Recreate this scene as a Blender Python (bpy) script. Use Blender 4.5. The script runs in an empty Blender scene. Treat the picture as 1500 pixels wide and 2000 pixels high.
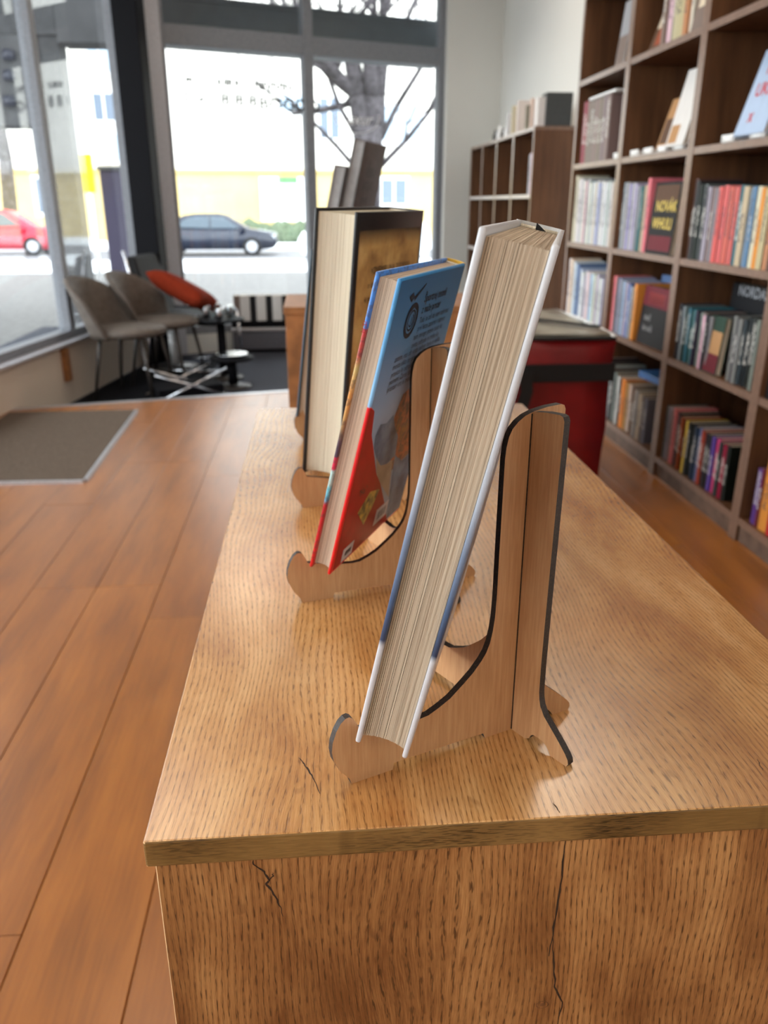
import bpy, bmesh, math, random
from math import sin, cos, pi, radians as R
from mathutils import Vector, Matrix
S = bpy.context.scene
COL = S.collection
rnd = random.Random(7)

# ------------------------------------------------------------ camera, world, light, exposure
cam = bpy.data.cameras.new('camera'); camo = bpy.data.objects.new('camera', cam); COL.objects.link(camo)
camo.location = (0, 0, 1.10); camo.rotation_euler = (R(90 - 20.92), 0, R(-4.70))
cam.sensor_fit = 'HORIZONTAL'; cam.sensor_width = 36; cam.lens = 36 * 1580 / 1500
cam.clip_start = .02; cam.clip_end = 300
cam.dof.use_dof = True; cam.dof.focus_distance = .43; cam.dof.aperture_fstop = 15
S.camera = camo
W = bpy.data.worlds.new('overcast'); S.world = W; W.use_nodes = True
W.node_tree.nodes['Background'].inputs[0].default_value = (.93, .97, 1, 1)
W.node_tree.nodes['Background'].inputs[1].default_value = 10.5
S.view_settings.view_transform = 'Standard'; S.view_settings.look = 'None'
S.view_settings.gamma = 1; S.view_settings.use_curve_mapping = False
S.view_settings.exposure = -.72
S.cycles.use_denoising = True
S.cycles.max_bounces = 8; S.cycles.diffuse_bounces = 4; S.cycles.transparent_max_bounces = 12
LAMP_W = 17.0

# ------------------------------------------------------------ node helper
class NT:
    def __init__(s, name, rough=.5, spec=.5, metal=0):
        s.m = bpy.data.materials.new(name); s.m.use_nodes = True
        s.t = s.m.node_tree; s.b = s.t.nodes['Principled BSDF']
        s.b.inputs['Roughness'].default_value = rough
        s.b.inputs['Specular IOR Level'].default_value = spec
        s.b.inputs['Metallic'].default_value = metal
    def n(s, kind, **kw):
        nd = s.t.nodes.new(kind)
        for k, v in kw.items():
            if k.startswith('i_'):
                key = k[2:]; key = int(key) if key.isdigit() else key
                s.put(nd.inputs[key], v)
            else: setattr(nd, k, v)
        return nd
    def put(s, inp, v):
        if isinstance(v, bpy.types.NodeSocket): s.t.links.new(v, inp)
        else: inp.default_value = v
    def math(s, op, a, b=0.0, c=0.0):
        nd = s.n('ShaderNodeMath', operation=op)
        s.put(nd.inputs[0], a); s.put(nd.inputs[1], b); s.put(nd.inputs[2], c); return nd.outputs[0]
    def coord(s, which='Object'):
        return s.n('ShaderNodeTexCoord').outputs[which]
    def scale(s, v, sc, loc=(0, 0, 0), rot=(0, 0, 0)):
        nd = s.n('ShaderNodeMapping'); s.put(nd.inputs[0], v)
        nd.inputs['Location'].default_value = loc; nd.inputs['Rotation'].default_value = rot
        nd.inputs['Scale'].default_value = sc; return nd.outputs[0]
    def noise(s, v, sc=1, detail=3, rough=.5):
        nd = s.n('ShaderNodeTexNoise'); s.put(nd.inputs['Vector'], v)
        nd.inputs['Scale'].default_value = sc; nd.inputs['Detail'].default_value = detail
        nd.inputs['Roughness'].default_value = rough; return nd.outputs['Fac']
    def ramp(s, f, stops, interp='LINEAR'):
        nd = s.n('ShaderNodeValToRGB'); nd.color_ramp.interpolation = interp
        cr = nd.color_ramp
        while len(cr.elements) < len(stops): cr.elements.new(.5)
        for e, (p, c) in zip(cr.elements, stops):
            e.position = p; e.color = (*c, 1) if len(c) == 3 else c
        s.put(nd.inputs[0], f); return nd.outputs[0]
    def mix(s, f, a, b, mode='MIX'):
        nd = s.n('ShaderNodeMix', data_type='RGBA', blend_type=mode)
        s.put(nd.inputs[0], f)
        for i, v in ((6, a), (7, b)):
            s.put(nd.inputs[i], (*v, 1) if isinstance(v, tuple) and len(v) == 3 else v)
        return nd.outputs[2]
    def xyz(s, v):
        nd = s.n('ShaderNodeSeparateXYZ'); s.put(nd.inputs[0], v); return nd.outputs
    def comb(s, x, y, z):
        nd = s.n('ShaderNodeCombineXYZ')
        for i, v in enumerate((x, y, z)): s.put(nd.inputs[i], v)
        return nd.outputs[0]
    def col(s, c): s.put(s.b.inputs['Base Color'], (*c, 1) if isinstance(c, tuple) and len(c) == 3 else c)
    def bump(s, h, st=.2, dist=.001):
        nd = s.n('ShaderNodeBump'); nd.inputs['Strength'].default_value = st; nd.inputs['Distance'].default_value = dist
        s.put(nd.inputs['Height'], h); s.t.links.new(nd.outputs[0], s.b.inputs['Normal'])

def srgb(r, g, b):
    f = lambda c: (c / 255 / 12.92) if c / 255 < .04045 else ((c / 255 + .055) / 1.055) ** 2.4
    return (f(r), f(g), f(b))
_pc = {}
def plain(name, c, rough=.5, spec=.5, metal=0, grain=.06, gs=60):
    k = (name,)
    if k in _pc: return _pc[k]
    m = NT(name, rough, spec, metal); f = m.noise(m.coord(), gs, 3)
    lo = tuple(max(0, x * (1 - grain * 2)) for x in c); hi = tuple(min(1, x * (1 + grain * 2)) for x in c)
    m.col(m.ramp(f, [(.3, lo), (.7, hi)])); _pc[k] = m.m; return m.m

def oak(name, axis, c_lo, c_mid, c_hi, rough=.3, ringf=1150, seed=0., pore=1., ringamt=.5, warp=.05):
    m = NT(name, rough, (.5 if axis == 1 else .4)); p = m.xyz(m.coord())
    if axis == 1:
        m.b.inputs['Coat Weight'].default_value = 1; m.b.inputs['Coat Roughness'].default_value = .24; m.b.inputs['Coat IOR'].default_value = 1.55
    o = {0: (1, 2, 0), 1: (0, 2, 1), 2: (0, 1, 2)}[axis]
    a, b, g = p[o[0]], p[o[1]], p[o[2]]
    a = m.math('ADD', a, seed)
    w = m.noise(m.comb(m.math('MULTIPLY', a, 7), m.math('MULTIPLY', b, 7), m.math('MULTIPLY', g, 2.6)), 1, 2, .45)
    w2 = m.noise(m.comb(m.math('MULTIPLY', a, 40), b, m.math('MULTIPLY', g, 16)), 1, 2, .5)
    aw = m.math('ADD', a, m.math('ADD', m.math('MULTIPLY', w, warp), m.math('MULTIPLY', w2, .002)))
    irr = m.noise(m.comb(m.math('MULTIPLY', aw, 55), m.math('MULTIPLY', g, 5), b), 1, 2)
    ring = m.math('MULTIPLY_ADD', m.math('SINE', m.math('MULTIPLY_ADD', aw, ringf, m.math('MULTIPLY', irr, 9))), .5, .5)
    pores = m.noise(m.comb(m.math('MULTIPLY', aw, 1500), m.math('MULTIPLY', b, 1500), m.math('MULTIPLY', g, 120)), 1, 1, .5)
    fib = m.noise(m.comb(m.math('MULTIPLY', aw, 2600), m.math('MULTIPLY', b, 2600), m.math('MULTIPLY', g, 60)), 1, 3, .6)
    big = m.noise(m.comb(m.math('MULTIPLY', aw, 20), b, m.math('MULTIPLY', g, 7)), 1, 4, .6)
    fleck = m.noise(m.comb(m.math('MULTIPLY', a, 90), b, m.math('MULTIPLY', g, 60)), 1, 2, .5)
    base = m.ramp(m.math('MULTIPLY_ADD', fib, .35, m.math('MULTIPLY', big, .65)), [(.36, c_lo), (.5, c_mid), (.62, c_hi)])
    rg = m.math('MULTIPLY', m.math('POWER', ring, 2.0), ringamt)
    base = m.mix(rg, base, tuple(x * .62 for x in c_lo), 'MIX')
    pm = m.ramp(pores, [(.50, (0, 0, 0)), (.60, (1, 1, 1))])
    pm = m.math('MULTIPLY', pm, m.math('MULTIPLY_ADD', m.math('POWER', ring, 2.5), .95, .08))
    pm = m.math('MULTIPLY', pm, .75 * pore)
    base = m.mix(pm, base, tuple(x * .33 for x in c_lo))
    fl = m.math('MULTIPLY', m.ramp(fleck, [(.66, (0, 0, 0)), (.74, (1, 1, 1))]), .35)
    base = m.mix(fl, base, tuple(x * .6 for x in c_lo))
    m.col(base); m.bump(m.math('SUBTRACT', fib, pm), .12, .0006)
    return m.m

M_top = oak('oak_laminate_top', 1, srgb(166, 108, 56), srgb(202, 148, 88), srgb(222, 174, 116), .24, 1650, 0, .95, .32, .085)
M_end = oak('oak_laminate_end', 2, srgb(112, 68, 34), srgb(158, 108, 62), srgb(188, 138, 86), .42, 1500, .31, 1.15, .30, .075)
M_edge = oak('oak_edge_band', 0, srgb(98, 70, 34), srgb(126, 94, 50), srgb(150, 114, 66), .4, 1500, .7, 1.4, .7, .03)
M_side = oak('oak_edge_light', 2, srgb(190, 145, 100), srgb(214, 172, 124), srgb(228, 190, 145), .4, 900, .2, .4, .2)
M_crack = plain('dark_crack', srgb(45, 30, 20), .6)

def mat_brownwood():
    m = NT('brown_shelf_wood', .42); p = m.scale(m.coord(), (25, 25, 2.2))
    f = m.noise(p, 1, 5, .6); p2 = m.scale(m.coord(), (160, 160, 8)); f2 = m.noise(p2, 1, 3)
    c = m.ramp(f, [(.3, srgb(74, 47, 29)), (.5, srgb(98, 64, 40)), (.7, srgb(118, 80, 52))])
    m.col(m.mix(m.math('MULTIPLY', f2, .35), c, srgb(60, 40, 28))); return m.m
M_brown = mat_brownwood()
M_shedge = plain('shelf_edge_band', srgb(126, 100, 85), .3, .5, 0, .08, 40)
M_birch = None
def mat_birch():
    m = NT('birch_plywood', .45); p = m.scale(m.coord(), (500, 500, 28))
    f = m.noise(p, 1, 4, .6); f2 = m.noise(m.scale(m.coord(), (30, 30, 9)), 1, 2)
    c = m.ramp(m.math('MULTIPLY_ADD', f, .6, m.math('MULTIPLY', f2, .4)), [(.3, srgb(168, 118, 76)), (.5, srgb(190, 142, 98)), (.7, srgb(206, 162, 118))])
    m.col(c); m.bump(f, .1, .0004); return m.m
M_birch = mat_birch()
def mat_char():
    m = NT('laser_cut_edge', .55); f = m.noise(m.scale(m.coord(), (900, 900, 900)), 1, 3)
    m.col(m.ramp(f, [(.3, srgb(22, 15, 12)), (.6, srgb(52, 38, 30)), (.8, srgb(92, 76, 62))])); return m.m
M_char = mat_char()
def mat_pages(name, lo, hi, freq=1500, contrast=.5):
    m = NT(name, .75, .2); p = m.xyz(m.coord())
    v = m.comb(m.math('MULTIPLY', p[0], 4), m.math('MULTIPLY', p[1], freq), m.math('MULTIPLY', p[2], 3))
    f = m.noise(v, 1, 4, .65)
    v2 = m.comb(m.math('MULTIPLY', p[0], 6), m.math('MULTIPLY', p[1], freq * .22), m.math('MULTIPLY', p[2], 5))
    f2 = m.noise(v2, 1, 3, .6)
    t = m.math('MULTIPLY_ADD', f, .6, m.math('MULTIPLY', f2, .4))
    m.col(m.ramp(t, [(.5 - .25 * contrast, lo), (.5 + .18 * contrast, hi)])); return m.m
M_pages = mat_pages('cream_page_edges', srgb(160, 140, 118), srgb(220, 203, 180))
M_pages2 = mat_pages('warm_page_edges', srgb(176, 152, 130), srgb(228, 208, 186), 1700)
M_pages3 = mat_pages('ivory_page_edges', srgb(196, 184, 160), srgb(236, 228, 208), 1400, .7)
M_pagesS = mat_pages('shelf_page_edges', srgb(170, 150, 128), srgb(220, 204, 182), 700)
def mat_floor():
    m = NT('laminate_planks', .5, .1); m.b.inputs['Coat Weight'].default_value = 1; m.b.inputs['Coat Roughness'].default_value = .31; m.b.inputs['Coat IOR'].default_value = 1.52; p = m.coord()
    oi = m.n('ShaderNodeObjectInfo').outputs['Random']
    pp = m.xyz(p); v = m.comb(m.math('MULTIPLY', pp[0], 14), m.math('MULTIPLY_ADD', oi, 30, m.math('MULTIPLY', pp[1], 2.2)), oi)
    f = m.noise(v, 1, 4, .55)
    v2 = m.comb(m.math('MULTIPLY', pp[0], 160), m.math('MULTIPLY_ADD', oi, 30, m.math('MULTIPLY', pp[1], 8)), oi)
    f2 = m.noise(v2, 1, 3)
    kn = m.noise(m.comb(m.math('MULTIPLY', pp[0], 14), m.math('MULTIPLY_ADD', oi, 50, m.math('MULTIPLY', pp[1], 9)), oi), 1, 1)
    c = m.ramp(m.math('MULTIPLY_ADD', f2, .3, m.math('MULTIPLY', f, .7)), [(.3, srgb(116, 66, 14)), (.5, srgb(146, 86, 22)), (.7, srgb(166, 102, 32))])
    c = m.mix(m.math('MULTIPLY', oi, .25), c, srgb(120, 68, 34))
    c = m.mix(m.math('MULTIPLY', m.ramp(kn, [(.72, (0, 0, 0)), (.82, (1, 1, 1))]), .5), c, srgb(96, 62, 42))
    m.col(c); return m.m
M_floor = mat_floor()
def mat_wall(name, c, r=.8):
    m = NT(name, r, .3); f = m.noise(m.coord(), 120, 4); f2 = m.noise(m.coord(), 1.3, 2)
    m.col(m.ramp(f2, [(.3, tuple(x * .95 for x in c)), (.7, c)])); m.bump(f, .1, .002); return m.m
M_wall = mat_wall('white_plaster', srgb(228, 227, 222))
M_wallL = mat_wall('warm_white_plaster', srgb(214, 200, 184))
M_ceil = mat_wall('ceiling_paint', srgb(235, 233, 228))
M_frame = plain('window_frame_paint', srgb(128, 131, 138), .5, .3)
M_frameW = plain('white_frame_paint', srgb(188, 191, 200), .4)
M_black = plain('black_lacquer', srgb(8, 8, 14), .7, .15)
M_blackcloth = plain('black_fabric', srgb(22, 22, 24), .85)
M_chrome = plain('brushed_chrome', srgb(200, 200, 205), .18, .5, 1)
M_alu = plain('aluminium_strip', srgb(196, 196, 200), .35, .5, .8)
M_steel = plain('dark_steel', srgb(70, 66, 64), .4, .5, .6)
M_white = plain('white_plastic', srgb(235, 235, 235), .35)
M_carpet = plain('grey_carpet', srgb(72, 74, 82), .95, .1, 0, .25, 300)
M_carpetD = plain('black_carpet', srgb(20, 20, 24), .95, .1, 0, .2, 300)
M_mat = plain('brown_grey_mat', srgb(92, 80, 70), .95, .1, 0, .3, 260)
M_asph = plain('asphalt', srgb(120, 120, 124), .9, .3, 0, .15, 20)
M_pave = plain('concrete_paving', srgb(104, 103, 103), .85, .3, 0, .1, 9)
M_snow = plain('snow', srgb(240, 243, 248), .8, .3, 0, .02, 4)
M_conc = plain('grey_concrete', srgb(84, 84, 86), .8, .3, 0, .08, 12)
M_soffit = plain('grey_soffit', srgb(92, 92, 94), .8, .3, 0, .06, 5)
M_fascia = plain('awning_grey', srgb(74, 84, 94), .5, .5, 0, .05, 10)
M_grn = plain('hedge_green', srgb(92, 104, 84), .9, .2, 0, .3, 12)
M_bark = plain('bark_grey', srgb(72, 68, 72), .9, .2, 0, .3, 14)
M_velvet = plain('taupe_velvet', srgb(96, 87, 80), .6, .3, 0, .1, 30)
M_rust = plain('rust_cushion_cloth', srgb(120, 42, 24), .9, .05, 0, .12, 120)
M_oakbox = plain('brown_oak_box', srgb(150, 98, 56), .45, .5, 0, .15, 25)

def glass_mat(name, tint=(1, 1, 1), refl=.05):
    m = bpy.data.materials.new(name); m.use_nodes = True; t = m.node_tree
    for nd in list(t.nodes): t.nodes.remove(nd)
    out = t.nodes.new('ShaderNodeOutputMaterial'); mx = t.nodes.new('ShaderNodeMixShader')
    tr = t.nodes.new('ShaderNodeBsdfTransparent'); gl = t.nodes.new('ShaderNodeBsdfGlossy'); ge = t.nodes.new('ShaderNodeNewGeometry')
    def mt(op, a, b=0.0):
        nd = t.nodes.new('ShaderNodeMath'); nd.operation = op
        for i, v in enumerate((a, b)):
            if isinstance(v, bpy.types.NodeSocket): t.links.new(v, nd.inputs[i])
            else: nd.inputs[i].default_value = v
        return nd
    dt = t.nodes.new('ShaderNodeVectorMath'); dt.operation = 'DOT_PRODUCT'
    t.links.new(ge.outputs['Incoming'], dt.inputs[0]); t.links.new(ge.outputs['Normal'], dt.inputs[1])
    pw = mt('POWER', mt('SUBTRACT', 1.0, mt('ABSOLUTE', dt.outputs['Value']).outputs[0]).outputs[0], 5.0)
    lw = mt('MULTIPLY_ADD', pw.outputs[0], .9); lw.inputs[2].default_value = .04
    tr.inputs[0].default_value = (*tint, 1); gl.inputs['Roughness'].default_value = .02
    t.links.new(lw.outputs[0], mx.inputs[0]); t.links.new(tr.outputs[0], mx.inputs[1]); t.links.new(gl.outputs[0], mx.inputs[2])
    t.links.new(mx.outputs[0], out.inputs[0]); return m
M_glass = glass_mat('window_glass', (.95, .97, .97))
M_cglass = glass_mat('clear_glassware', (.88, .92, .93))

# ------------------------------------------------------------ mesh helpers
def box(bm, x0, x1, y0, y1, z0, z1, mi=0):
    v = [bm.verts.new(p) for p in ((x0,y0,z0),(x1,y0,z0),(x1,y1,z0),(x0,y1,z0),(x0,y0,z1),(x1,y0,z1),(x1,y1,z1),(x0,y1,z1))]
    fs = [bm.faces.new([v[i] for i in q]) for q in ((3,2,1,0),(4,5,6,7),(0,1,5,4),(1,2,6,5),(2,3,7,6),(3,0,4,7))]
    for f in fs: f.material_index = mi
    return v, fs
def bev(bm, w, seg=2, verts=None):
    es = bm.edges if verts is None else [e for e in bm.edges if e.verts[0] in verts and e.verts[1] in verts]
    bmesh.ops.bevel(bm, geom=list(es), offset=w, segments=seg, profile=.5, affect='EDGES')
def cyl(bm, p0, p1, r0, r1, n=12, cap=True, mi=0):
    p0 = Vector(p0); p1 = Vector(p1); d = (p1 - p0).normalized()
    a = d.orthogonal().normalized(); b = d.cross(a)
    r_ = [[bm.verts.new(p + (a * cos(2*pi*k/n) + b * sin(2*pi*k/n)) * r) for k in range(n)] for p, r in ((p0, r0), (p1, r1))]
    for k in range(n):
        f = bm.faces.new((r_[0][k], r_[0][(k+1)%n], r_[1][(k+1)%n], r_[1][k])); f.material_index = mi; f.smooth = True
    if cap:
        for q in (r_[0][::-1], r_[1]): bm.faces.new(q).material_index = mi
def lathe(bm, prof, n=20, c=(0, 0, 0), mi=0):
    rings = [[bm.verts.new((c[0] + r*cos(2*pi*k/n), c[1] + r*sin(2*pi*k/n), c[2] + z)) for k in range(n)] for r, z in prof]
    for i in range(len(rings) - 1):
        for k in range(n):
            f = bm.faces.new((rings[i][k], rings[i][(k+1)%n], rings[i+1][(k+1)%n], rings[i+1][k])); f.smooth = True; f.material_index = mi
    bm.faces.new(rings[0][::-1]); bm.faces.new(rings[-1])
def tube(bm, pts, rad, n=8, mi=0):
    for i in range(len(pts) - 1):
        r0 = rad[i] if isinstance(rad, (list, tuple)) else rad; r1 = rad[i+1] if isinstance(rad, (list, tuple)) else rad
        cyl(bm, pts[i], pts[i+1], r0, r1, n, True, mi)
def prism(bm, poly, t0, t1, fn, mi_face=0, mi_edge=0, edge_bev=0):
    """poly in 2D; fn(u, v, t) -> 3D"""
    a = [bm.verts.new(fn(u, v, t0)) for u, v in poly]; b = [bm.verts.new(fn(u, v, t1)) for u, v in poly]
    bm.faces.new(a).material_index = mi_face; bm.faces.new(b[::-1]).material_index = mi_face
    n = len(poly)
    for k in range(n):
        bm.faces.new((a[(k+1)%n], a[k], b[k], b[(k+1)%n])).material_index = mi_edge
def obj(name, bm, mats, parent=None, loc=None, rot=None):
    bmesh.ops.recalc_face_normals(bm, faces=bm.faces)
    me = bpy.data.meshes.new(name); bm.to_mesh(me); bm.free()
    for m in (mats if isinstance(mats, (list, tuple)) else [mats]): me.materials.append(m)
    o = bpy.data.objects.new(name, me); COL.objects.link(o)
    if parent: o.parent = parent
    if loc is not None: o.location = loc
    if rot is not None: o.rotation_euler = rot
    return o
def B(): return bmesh.new()
def bx(name, a, b, mat, parent=None, bevel=0, loc=None, rot=None):
    bm = B(); box(bm, a[0], b[0], a[1], b[1], a[2], b[2])
    if bevel: bev(bm, bevel, 2)
    return obj(name, bm, mat, parent, loc, rot)
def tag(o, label, cat, group=None):
    o['label'] = label; o['category'] = cat
    if group: o['group'] = group
    return o
def thing(name, label, cat, loc=(0, 0, 0), rz=0, group=None):
    o = bpy.data.objects.new(name, None); COL.objects.link(o); o.empty_display_size = .05
    o.location = loc; o.rotation_euler = (0, 0, rz); return tag(o, label, cat, group)
def struct(o, label=None):
    o['kind'] = 'structure'
    if label: o['label'] = label
    return o
def sempty(name, loc=(0, 0, 0), rz=0, label=None):
    o = bpy.data.objects.new(name, None); COL.objects.link(o); o.location = loc; o.rotation_euler = (0, 0, rz)
    return struct(o, label)
def text_mesh(name, body, size, mat, parent, mtx, shear=0, bold=0, align='LEFT', ext=0, xs=1):
    c = bpy.data.curves.new(name, 'FONT'); c.body = body; c.size = size; c.align_x = align; c.resolution_u = 2
    c.shear = shear; c.offset = bold; c.extrude = ext
    t = bpy.data.objects.new('tmp', c); COL.objects.link(t)
    dg = bpy.context.evaluated_depsgraph_get(); me = bpy.data.meshes.new_from_object(t.evaluated_get(dg))
    bpy.data.objects.remove(t); me.name = name; me.materials.clear(); me.materials.append(mat)
    o = bpy.data.objects.new(name, me); COL.objects.link(o); o.parent = parent
    o.matrix_local = mtx @ Matrix.Diagonal((xs, 1, 1, 1)); return o

# ------------------------------------------------------------ the setting
# heights: shop floor z=0, window bay floor z=-0.13, street z=-0.65
A127 = 12.7
def stripY(x): return 4.661 + (x + 1.805) * (5.025 - 4.661) / (1.805 - .188)
floor = bx('floor', (-2.9, -3, -.12), (2.2, 4.0, -.012), plain('subfloor', srgb(80, 50, 34), .7))
struct(floor, 'orange-brown laminate floor of the shop')
bm = B(); prism(bm, [(-2.9, 4.0), (2.2, 4.0), (2.2, stripY(2.2) - .02), (-2.9, stripY(-2.9) - .02)], -.12, -.012, lambda u, v, t: (u, v, t))
obj('subfloor', bm, plain('subfloor', srgb(80, 50, 34), .7), floor)
edges = [-.308 - .193 * k for k in range(14)][::-1] + [-.308 + .193 * k for k in range(1, 14)]
for i in range(len(edges) - 1):
    x0, x1 = edges[i] + .0008, edges[i+1] - .0008
    if x1 < -2.75 or x0 > 1.95: continue
    y = -3.0 + (i * .53) % 1.28 - 1.28
    if abs(edges[i+1] + .501) < .01: y = 1.018 - 1.28 * 4
    while y < 5.6:
        a, b = max(y, -3) + .0006, y + 1.28 - .0006
        ye0, ye1 = min(b, stripY(x0) - .022), min(b, stripY(x1) - .022)
        if ye0 > a + .02:
            bm = B(); prism(bm, [(x0, a), (x1, a), (x1, ye1), (x0, ye0)], -.012, 0, lambda u, v, t: (u, v, t))
            bev(bm, .0012, 1)
            obj('plank', bm, M_floor, floor)
        y += 1.28
bay = bx('floor', (-2.9, 4.2, -.25), (2.2, 9.0, -.13), M_carpet); struct(bay, 'lower grey carpeted floor of the window bay')
bm = B(); prism(bm, [(-1.70, 4.74), (-.95, 4.92), (-.80, 6.75), (-1.36, 6.75)], -.13, -.122, lambda u, v, t: (u, v, t))
tag(obj('rug', bm, M_carpetD), 'black rug under the grey chairs in the window bay', 'rug')
# step nosing
sd = Vector((1.617, .364, 0)).normalized(); sn = Vector((-sd.y, sd.x, 0))
bm = B(); p0 = Vector((-2.2, stripY(-2.2), 0)); Ls = (2.2 + 1.95) / sd.x
prism(bm, [(0, -.022), (Ls, -.022), (Ls, .022), (0, .022)], -.13, .003, lambda u, v, t: tuple(p0 + sd * u + sn * v + Vector((0, 0, t))))
struct(obj('trim_1', bm, M_alu), 'bright metal strip on the edge of the floor step')

wall_r = struct(bx('wall_right', (1.77, -3, -.25), (2.0, 8.6, 3.3), M_wall), 'white wall behind the bookcases')
wall_b = struct(bx('wall_back', (-2.9, -3.15, -.1), (2.0, -3, 3.3), M_wall))
ceil = struct(bx('ceiling', (-3.1, -3.15, 3.2), (2.2, 9.0, 3.35), M_ceil))
# left wall: plane along heading 9 deg from Y, local y axis runs along the wall
aL = R(-9); oL = Vector((-1.4, 6.8, 0))
WL = sempty('wall_left', oL, aL, 'white parapet wall under the left windows')
# local coords: x to the right of the wall (room side +), y along
TW = .16
def wl(name, y0, y1, z0, z1, mat, x0=-TW, x1=0, bevel=0): return bx(name, (x0, y0, z0), (x1, y1, z1), mat, WL, bevel)
wl('parapet', -10.6, .35, -.25, .245, M_wallL)
wl('upper_wall', -10.6, .35, 2.98, 3.3, M_wall)
wl('end_pier', .17, .42, .245, 2.98, M_frameW, -.05, 0)
wl('sill', -10.6, .1, .245, .262, M_frameW, -TW - .02, .035, .004)
WN = sempty('window_2', oL, aL, 'left shop window with slim grey mullions')
def wn(name, y0, y1, z0, z1, mat, x0, x1, bevel=.004): return bx(name, (x0, y0, z0), (x1, y1, z1), mat, WN, bevel)
mull = [-1.18, -2.9, -4.4, -5.9, -7.4, -9.0]
wn('bottom_rail', -10.6, .16, .262, .31, M_frame, -.12, -.03)
wn('top_rail', -10.6, .16, 2.9, 2.98, M_frame, -.12, -.03)
for i, y in enumerate(mull): wn('mullion', y - .035, y + .035, .31, 2.9, M_frame, -.115, -.035)
ys = [.12] + mull + [-10.6]
wn('jamb', .08, .16, .31, 2.9, M_frame, -.085, -.02)
for i in range(len(ys) - 1):
    bm = B(); box(bm, -.085, -.080, ys[i+1] + .03, ys[i] - .03, .31, 2.9); obj('pane', bm, M_glass, WN)
# baseboard block on the left wall
o = tag(bx('wooden_block', (0, -1.49, .02), (.035, -1.43, .23), M_oakbox, None, .004, oL, (0, 0, aL)), 'small brown wooden block fixed under the left window sill', 'block')

# front window wall: origin (0,7.62), direction (1,.39)
aF = math.atan(.39); oF = Vector((0, 7.62, 0)); kF = 1 / cos(aF)
WF = sempty('wall_front', oF, aF, 'white front wall around the street window')
def wf(name, x0, x1, z0, z1, mat, y0=0, y1=.2, bevel=0, parent=None): return bx(name, (x0 * kF, y0, z0), (x1 * kF, y1, z1), mat, parent or WF, bevel)
wf('left_pier', -1.36, -1.12, -.25, 3.3, M_frameW)
wf('right_pier', 1.225, 1.765, -.25, 3.3, M_wall, -.02)
wf('under_sill', -1.12, 1.225, -.25, .03, M_wall)
wf('head', -1.12, 1.225, 3.1, 3.3, M_wall)
W1 = sempty('window_1', oF, aF, 'tall street window with white frame and transom')
def w1(name, x0, x1, z0, z1, mat=M_frame, y0=.02, y1=.10, bevel=.005): return wf(name, x0, x1, z0, z1, mat, y0, y1, bevel, W1)
w1('jamb', -1.16, -1.09, .03, 3.1); w1('jamb', 1.165, 1.225, .03, 3.1); w1('mullion', -.035, .045, .03, 3.1, y0=.01, y1=.11)
w1('transom', -1.09, -.035, 2.245, 2.385); w1('transom', .045, 1.165, 2.245, 2.385)
w1('bottom_rail', -1.09, -.035, .03, .1); w1('bottom_rail', .045, 1.165, .03, .1)
w1('top_rail', -1.09, 1.165, 3.03, 3.1)
for a, b in ((-1.09, -.035), (.045, 1.165)):
    for z0, z1 in ((.1, 2.245), (2.385, 3.03)): w1('pane', a, b, z0, z1, M_glass, .058, .063, 0)
# lettering on the glass (seen from behind, dark and white foil)
M_let = plain('dark_foil_letters', srgb(26, 28, 26), .5); M_letw = plain('white_foil_letters', srgb(235, 238, 242), .5)
def winmtx(x, z): return Matrix.Translation((x * kF, .054, z)) @ Matrix.Rotation(pi/2, 4, 'X')
for s_, x, z, sz in (('PI', -.955, 1.985, .06), ('IUIIUI', -.72, 1.985, .06), ('NIVIVIN', -.43, 1.975, .075), ('DG  i', -.975, 1.86, .085), ('8 8 8', -.70, 1.845, .12), ('BOGDD', -.40, 1.83, .12)):
    text_mesh('window_lettering', s_, sz, M_let, W1, winmtx(x, z), 0, .0035, xs=1.25)
text_mesh('window_lettering', 'uxur', .13, M_letw, W1, winmtx(.33, 1.74), .3, .001)
bm = B()
for k in range(40):
    a0, a1 = pi * (.95 + 1.1 * k / 40), pi * (.95 + 1.1 * (k + 1) / 40)
    q = [(.46 + r * cos(a), 1.80 + r * .62 * sin(a)) for r, a in ((.215, a0), (.215, a1), (.206, a1), (.206, a0))]
    bm.faces.new([bm.verts.new((u, .054, v)) for u, v in q])
obj('window_emblem', bm, M_letw, W1)
# awning box outside above the transom
bm = B(); box(bm, -1.3 * kF, 1.4 * kF, .34, .62, 2.30, 2.63); bev(bm, .01, 2)
box(bm, -1.3 * kF, 1.4 * kF, .325, .34, 2.61, 2.65)
aw = obj('awning_box', bm, M_fascia, None, oF, (0, 0, aF)); tag(aw, 'grey-blue awning box outside above the street window', 'awning')
for sx in (-1.25, 1.35):
    bx('bracket', (sx * kF, .20, 2.35), (sx * kF + .06, .35, 2.55), M_fascia, aw)
# black column in the corner
bm = B(); box(bm, -.095, .095, -.09, .09, -.13, 3.2); bev(bm, .008, 2)
struct(obj('trim_2', bm, M_black, None, (-1.30, 6.92, 0), (0, 0, aL)), 'slim black column in the window corner')

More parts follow.
